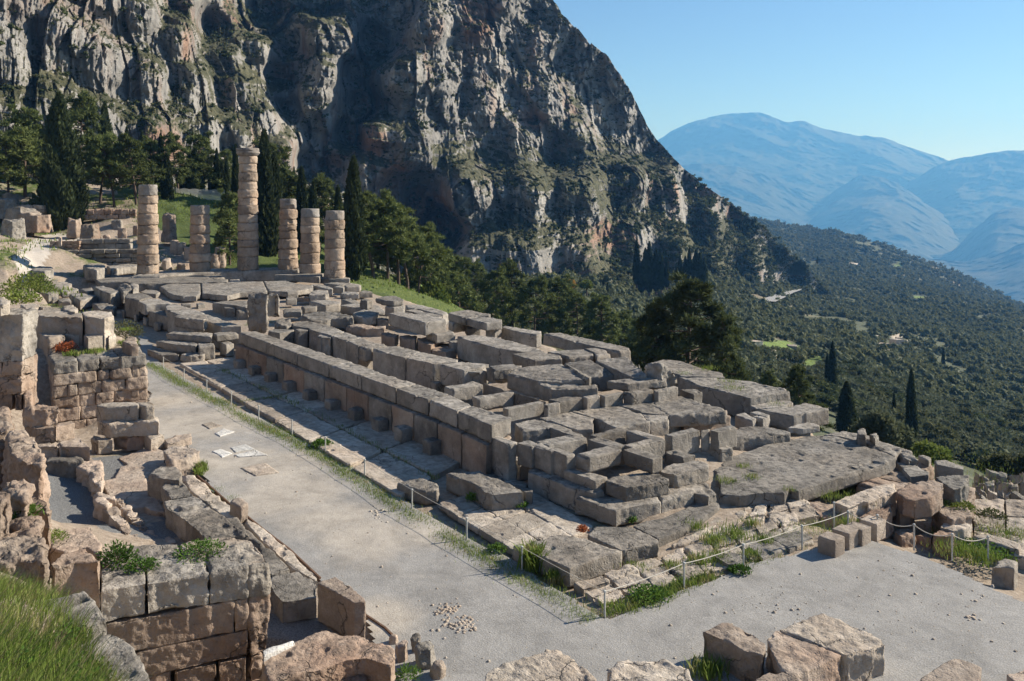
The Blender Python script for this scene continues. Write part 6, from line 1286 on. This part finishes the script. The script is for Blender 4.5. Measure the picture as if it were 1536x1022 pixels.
# scrub clinging to the cliff ledges
e1 = np.gradient(CV[:, :600], axis=0); e2 = np.gradient(CV[:, :600], axis=1); N = np.cross(e1, e2); N /= np.linalg.norm(N, axis=-1, keepdims=True) + 1e-9; nz = np.abs(N[..., 2])
ci, cj = rng.integers(5, 1145, 90000), rng.integers(3, 595, 90000)
pp = CV[ci, cj]; vn = noise(pp, .03, 91) + .5 * noise(pp, .11, 92)
wt = np.clip((nz[ci, cj] - .38) * 2.2 + vn * .55 + np.clip((CPY[ci, cj] - 300) / 150, 0, 1) * .4 + np.clip((CPX[ci, cj] - 880) / 150, 0, 1) * np.clip((CPY[ci, cj] - 250) / 60, 0, 1) * .5, 0, 1)
sel = np.nonzero(rng.random(90000) < wt * .34)[0][:17000]
its = [(pp[i] - np.array([0, 0, .4]), (.7 + 2.6 * rng.random() ** 3 + 2.2 * rng.random() * (CPX[ci[i], cj[i]] > 900) * (CPY[ci[i], cj[i]] > 270)) * (np.hypot(*pp[i][:2]) / 350) ** .6, rng.uniform(.6, 1.0)) for i in sel]
hf = rng.random(len(its)) < .55
scatter('cliff_scrub', [q for q, k_ in zip(its, hf) if k_], 'shrub', PRf, 4); scatter('cliff_bushes', [q for q, k_ in zip(its, hf) if not k_], 'pinedark', PRf, 5)
print('olives', len(near), len(h1), len(h2), 'scrub', len(its))
# ---- road and small ruins in the valley
def hill_pt(px, py, up=.4):
    j = int(np.clip(round((px - 430) / (1750 - 430) * (nI - 1)), 0, nI - 1)); i2 = int(np.argmin(np.abs(HPY[j] - py))); p = HV[j, i2]; return Vector((p[0], p[1], p[2] + up))
rp = [hill_pt(x, y, 2.2) for x, y in [(1150, 458), (1165, 452), (1180, 445), (1192, 439), (1203, 433), (1209, 429), (1206, 425), (1198, 423)]]
v = []; f = []
for i, p in enumerate(rp):
    d = (rp[min(i + 1, len(rp) - 1)] - rp[max(i - 1, 0)]); d.z = 0; d.normalize(); s = Vector((-d.y, d.x, 0)) * 4.2; v += [tuple(p + s), tuple(p - s)]
    if i: f.append((2 * i - 2, 2 * i - 1, 2 * i + 1, 2 * i))
me = bpy.data.meshes.new('road'); me.from_pydata(v, [], f); tag(link('road', me, M['road']), kind='structure')
for i in range(34):
    x, y = (rng.normal(1318, 16), rng.normal(522, 6)) if i < 20 else (rng.normal(1165, 30), rng.normal(535, 12)); p = hill_pt(x, y, -.5); w = rng.uniform(1.2, 3.2); h = rng.uniform(1.0, 2.2) + (2.5 if i % 9 == 0 else 0); a0 = rng.random() * 3
    top = [(p.x + w * math.cos(a0 + q * 1.5708) * (1 if q % 2 else .6), p.y + w * math.sin(a0 + q * 1.5708) * (1 if q % 2 else .6), p.z + h) for q in range(4)]
    tag(prism('ruin_stone', top, [(q[0], q[1], p.z - .5) for q in top], 'pale', .05), 'pale stone of the small ruin on the terraces down in the valley', 'ruin stone', 'stones of the valley ruin')
# ---- pale fence behind the columns
fc = empty('picket_fence', atd(300, 296, 122), 'pale paling fence under the cypresses behind the columns', 'fence')
fb = Vector(fc.location); a_, b_ = Vector(atd(258, 296, 122)), Vector(atd(336, 299, 120)); v = []; f = []
for i in range(46):
    p = a_.lerp(b_, i / 45) - fb; d = (b_ - a_).normalized() * .05; n_ = Vector((-d.y, d.x, 0)) * .4
    bb = len(v)
    for z in (-.2, 1.25 + .05 * math.sin(i * 7)): v += [tuple(p - d - n_ + Vector((0, 0, z))), tuple(p + d - n_ + Vector((0, 0, z))), tuple(p + d + n_ + Vector((0, 0, z))), tuple(p - d + n_ + Vector((0, 0, z)))]
    f += [(bb + 3, bb + 2, bb + 1, bb), (bb + 4, bb + 5, bb + 6, bb + 7)] + [(bb + k_, bb + (k_ + 1) % 4, bb + 4 + (k_ + 1) % 4, bb + 4 + k_) for k_ in range(4)]
me = bpy.data.meshes.new('palings'); me.from_pydata(v, [], f); link('palings', me, M['post'], fc)
# ---- grass, weeds and plants near the camera
def blades(name, items, mat, wd=.05):
    c, h, ln = items; n = len(c); r2 = np.random.default_rng(len(name)); a = r2.random(n) * 6.2832; L = r2.uniform(.1, .75, n) * h
    tip = c + np.stack([np.cos(a) * L + ln[0] * h, np.sin(a) * L + ln[1] * h, h], 1); mid = c + np.stack([np.cos(a) * L * .35 + ln[0] * h * .3, np.sin(a) * L * .35 + ln[1] * h * .3, h * .62], 1)
    s = np.stack([-np.sin(a), np.cos(a), 0 * a], 1) * (h * wd)[:, None]
    v = np.stack([c - s, c + s, mid + s * .8, mid - s * .8, tip + s * .1, tip - s * .1], 1).reshape(-1, 3); k_ = np.arange(n)[:, None] * 6
    f = np.concatenate([k_ + np.array([[0, 1, 2, 3]]), k_ + np.array([[3, 2, 4, 5]])])
    return tag(link(name, mesh_np(name, v, f), M[mat]), kind='stuff')
gc = []; gh = []
def strip(line, z, w, n, h, sx=0):
    L = [Vector(at(x, y, z)) for x, y in line]; seg = [(L[i + 1] - L[i]).length for i in range(len(L) - 1)]; tot = sum(seg)
    for _ in range(n):
        s = rng.random() * tot
        for i, q in enumerate(seg):
            if s <= q or i == len(seg) - 1: p = L[i].lerp(L[i + 1], s / q); d = (L[i + 1] - L[i]).normalized(); break
            s -= q
        o = rng.normal(0, w) ; p = p + Vector((-d.y, d.x, 0)) * (o + sx)
        if noise(np.array([[p.x, p.y, 0]]), .9, 5)[0] + rng.normal(0, .25) < -.45: continue
        gc.append((p.x, p.y, p.z - .01)); gh.append(h * rng.uniform(.4, 1.3))
strip([(225, 545)] + NP[:1] + NP[1:], .0, .21, 30000, .10, -.28)
strip([(905, 918), (960, 912), (1026, 880), (1060, 866), (1115, 850)], .0, .16, 3600, .13, .05)
strip([(1115, 850), (1150, 838), (1203, 820)], .0, .12, 500, .1)
strip([(330, 555), (425, 597), (520, 647), (600, 690), (655, 720)], .1, .12, 1500, .13)
strip([(360, 603), (425, 595)], .1, .08, 350, .1)
for x, y, z, r, n, h in [(1040, 790, .08, .30, 300, .14), (1100, 802, .08, .42, 420, .14), (1128, 786, .08, .25, 200, .13), (1070, 812, .08, .32, 330, .14), (1050, 842, .08, .3, 300, .14), (1125, 832, .08, .25, 200, .13), (1145, 812, .08, .25, 200, .14), (1010, 850, .06, .25, 220, .12), (1080, 835, .06, .3, 240, .12), (955, 850, .06, .3, 200, .1), (1180, 806, .05, .5, 350, .08), (1215, 790, .05, .5, 350, .08), (1270, 785, .05, .4, 300, .12), (1130, 716, .38, .25, 160, .1), (1090, 722, .38, .35, 220, .1), (1115, 700, .38, .2, 90, .1), (1185, 735, .38, .2, 100, .08), (1280, 748, .1, .5, 260, .1), (1245, 745, .1, .4, 200, .1),
                         (1060, 553, 1.2, .5, 260, .1), (1100, 582, 1.2, .5, 240, .1), (1092, 573, 1.2, .4, 160, .1), (1026, 560, 1.2, .4, 120, .08), (1165, 606, .9, .4, 120, .08), (800, 852, .02, .22, 500, .45), (835, 870, .0, .2, 300, .25), (190, 518, 2.52, .35, 700, .2), (140, 528, 2.52, .4, 600, .15), (110, 532, 2.52, .3, 300, .15), (75, 458, 3.85, .4, 300, .06), (90, 461, 3.85, .3, 200, .06), (190, 495, 3.1, .3, 160, .12), (300, 705, .05, .2, 260, .25), (298, 712, .05, .15, 100, .2), (320, 735, .03, .35, 260, .06), (345, 748, .03, .3, 150, .06), (1510, 800, -.8, .7, 500, .12), (1440, 828, -.6, .6, 500, .16), (1470, 838, -.7, .5, 400, .16), (1420, 800, -.8, .5, 260, .12), (1430, 705, -.8, 2.0, 900, .1), (1060, 1010, .1, .3, 260, .25), (1250, 800, 0, .5, 300, .1)]:
    c = at(x, y, z); q = rng.normal(0, r * .55, (n, 2))
    for a, b in q: gc.append((c[0] + a, c[1] + b, c[2] - .01)); gh.append(h * rng.uniform(.4, 1.3))
blades('grass', (np.array(gc), np.array(gh), (0, 0)), 'grass', .06)
# slope turf beyond the columns
sc = []; 
for _ in range(26000):
    x, y = rng.uniform(62, 128), rng.uniform(-62, 6); 
    if noise(np.array([[x, y, 0]]), .12, 9)[0] < -.15 or (x < 88 and -38 < y < -14) or (x < 80 and y < -30): continue
    sc.append((x, y, 0))
sc = np.array(sc); sc[:, 2] = gz(sc[:, 0], sc[:, 1]) + (fbm(np.c_[sc[:, :2], 0 * sc[:, 0]], .35, 4, 3) * .22 + fbm(np.c_[sc[:, :2], 0 * sc[:, 0]], 1.3, 3, 5) * .08) * 2
blades('turf', (sc, rng.uniform(.1, .35, len(sc)), (0, 0)), 'grass', .16)
# foreground grass at the lower left
fx = []; fh = []
while len(fx) < 15000:
    d = rng.uniform(4.5, 12.5); px = rng.uniform(-80, 190); lat = (px - C0[0]) / F * d; x = FWD.x * d + RIGHT.x * lat; y = FWD.y * d + RIGHT.y * lat
    if not inpoly(np.array([x]), np.array([y]), TERR)[0]: continue
    g = float(gz(np.array([x]), np.array([y]))[0]); py = C0[1] + (HEYE - g) * F / d
    if py > 1090 or px > 52 + (py - 850) * .72 + 26 * rng.random(): continue
    fx.append((x, y, g - .05)); fh.append(rng.uniform(.06, .30))
fx = np.array(fx); fh = np.array(fh)
blades('tall_grass', (fx, fh, (-.1, -.3)), 'grass', .016)
s_ = rng.random(len(fx)) < .12; blades('dry_grass', (fx[s_], fh[s_] * 1.25, (-.1, -.6)), 'dry', .008)
def plant(px, py, z, size, n, mat, label, name='weed_plant', cat='plant', ln=.10, wd=.45, flat=.6, group=None, stems=True, d=None, trail=0):
    c = d if d else at(px, py, z); r2 = np.random.default_rng(int(px * 7 + py)); root = empty(name, c, label, cat, group)
    dd = unit(r2.normal(0, 1, (n, 3))); dd[:, 2] = np.abs(dd[:, 2]) * flat; p = dd * size * r2.uniform(.25, 1.0, (n, 1)) ** .7 + np.array([0, 0, .03])
    if trail: t_ = r2.random(n) < .3; p[t_, 2] -= r2.random(t_.sum()) * trail; p[t_] += np.array([-.797, .604, 0]) * size * .75
    me = mesh_np('leaves', *leaves(p, dd + np.array([0, 0, .4]), ln, wd, r2, .6)); link('leaves', me, M[mat], root)
    if stems:
        v, f = tubes([([np.zeros(3), q * .5 + np.array([0, 0, size * .1]), q], [.008, .006, .003]) for q in p[:14]], 4); link('stem', mesh_np('stem', v, f, True), M['bark'], root)
    return root
plant(*K('U', (700, 320)), 1.84, .42, 700, 'weed', 'leafy plant with an upright shoot on the big block wall, left of two', ln=.035, flat=1.0)
plant(*K('U', (850, 350)), 1.84, .36, 450, 'weed', 'low leafy plant spilling beside the one with an upright shoot', ln=.032, flat=.5)
plant(*K('U', (1200, 260)), 1.84, .55, 1100, 'weed', 'green plant hanging down between two blocks of the big block wall', ln=.03, flat=.35, trail=.5)
plant(*K('j', (220, 350)), 2.9, .36, 260, 'weed', 'pale green rosette plant on the conglomerate', ln=.07, wd=.22, flat=.5, stems=False)
plant(*K('j', (505, 580)), 2.0, .3, 420, 'grass', 'bright green mossy cushion between the left blocks', ln=.04, wd=.2, flat=.6, stems=False)
plant(*K('h', (1200, 420)), 2.6, .85, 900, 'shrub', 'reddish green bush on top of the buttress wall', 'small_bush', 'bush', ln=.05, flat=.9)
plant(*K('h', (630, 560)), 2.55, .5, 420, 'red', 'dry red weeds on the left top of the buttress wall', ln=.05, flat=.9)
plant(*K('A', (60, 330)), 3.0, 1.6, 1500, 'lime', 'yellow green bush above the pale terrace blocks', 'small_bush', 'bush', ln=.08, flat=.8)
plant(25, 455, 3.4, 1.2, 900, 'lime', 'yellow green bush behind the stone on the wall pier', 'small_bush', 'bush', ln=.08, flat=.6)
plant(*K('H', (545, 520)), .42, .17, 260, 'red', 'dry orange red tuft on the wide flat slab', 'dry_tuft', 'dry plant', ln=.03, flat=.9)
plant(*K('Z', (1130, 680)), .02, .42, 420, 'weed', 'broad leaved weed around a rope post', ln=.06, flat=.6)
plant(*K('H', (895, 445)), .05, .2, 160, 'weed', 'bright weed at the foot of the lowest step', ln=.05, flat=.7, stems=False)
plant(*K('F', (385, 765)), .05, .24, 180, 'weed', 'pale leaved weed at the end of the raised pavement block', ln=.05, flat=.5, stems=False)
plant(*K('F', (60, 720)), .05, .3, 240, 'weed', 'dark weed in the shade of the raised pavement block', ln=.05, flat=.7, stems=False)
plant(*K('W', (1090, 520)), .03, .5, 700, 'weed', 'broad clump of green weeds between corner post and next post', ln=.04, flat=.35, stems=False)
plant(*K('W', (180, 245)), .03, .28, 300, 'weed', 'dark green weed clump beside the wide flat slab', ln=.035, flat=.6, stems=False)
plant(*K('X', (340, 370)), .03, .3, 300, 'weed', 'weed clump at the second rope post', ln=.04, flat=.5, stems=False)
plant(*K('Y', (1130, 490)), -.42, .55, 900, 'lime', 'mossy yellow green cushion on the terrace top', 'moss_cushion', 'moss', ln=.05, flat=.35, stems=False)
plant(*K('Y', (1270, 770)), -.95, .9, 800, 'weed', 'green weeds in the hollow beside the long low wall', ln=.05, flat=.35, stems=False)
plant(*K('Y', (1340, 545)), -.7, .45, 260, 'shrub', 'round weed clump on the bleached terrace slabs', ln=.05, flat=.5, stems=False)
plant(*K('V', (1085, 1010)), .05, .28, 260, 'weed', 'weed tuft between the foreground rocks', ln=.05, wd=.2, flat=.8, stems=False)
plant(*K('P', (1060, 590)), 1.0, 1.3, 600, 'lime', 'green shrub between the two left columns', 'small_bush', 'bush', ln=.09, flat=1.0)
plant(*K('P', (1395, 590)), 1.0, 1.4, 600, 'lime', 'green shrub at the foot of the young pine', 'small_bush', 'bush', ln=.09, flat=1.0)
nl = 0
while nl < 30:
    d = rng.uniform(5.5, 10); px = rng.uniform(10, 200); lat = (px - C0[0]) / F * d; x = FWD.x * d + RIGHT.x * lat; y = FWD.y * d + RIGHT.y * lat
    if not inpoly(np.array([x]), np.array([y]), TERR)[0]: continue
    g = float(gz(np.array([x]), np.array([y]))[0]); py = C0[1] + (HEYE - g) * F / d
    if py > 1060 or py < 950: continue
    plant(px, nl, 0, .17, 80, 'weed' if nl % 3 else 'lime', 'leafy plant in the foreground grass at the lower left', 'leafy_plant', 'plant', ln=.024, wd=.5, flat=.8, group='leafy plants in the foreground', d=(x, y, g)); nl += 1
finish_stones()
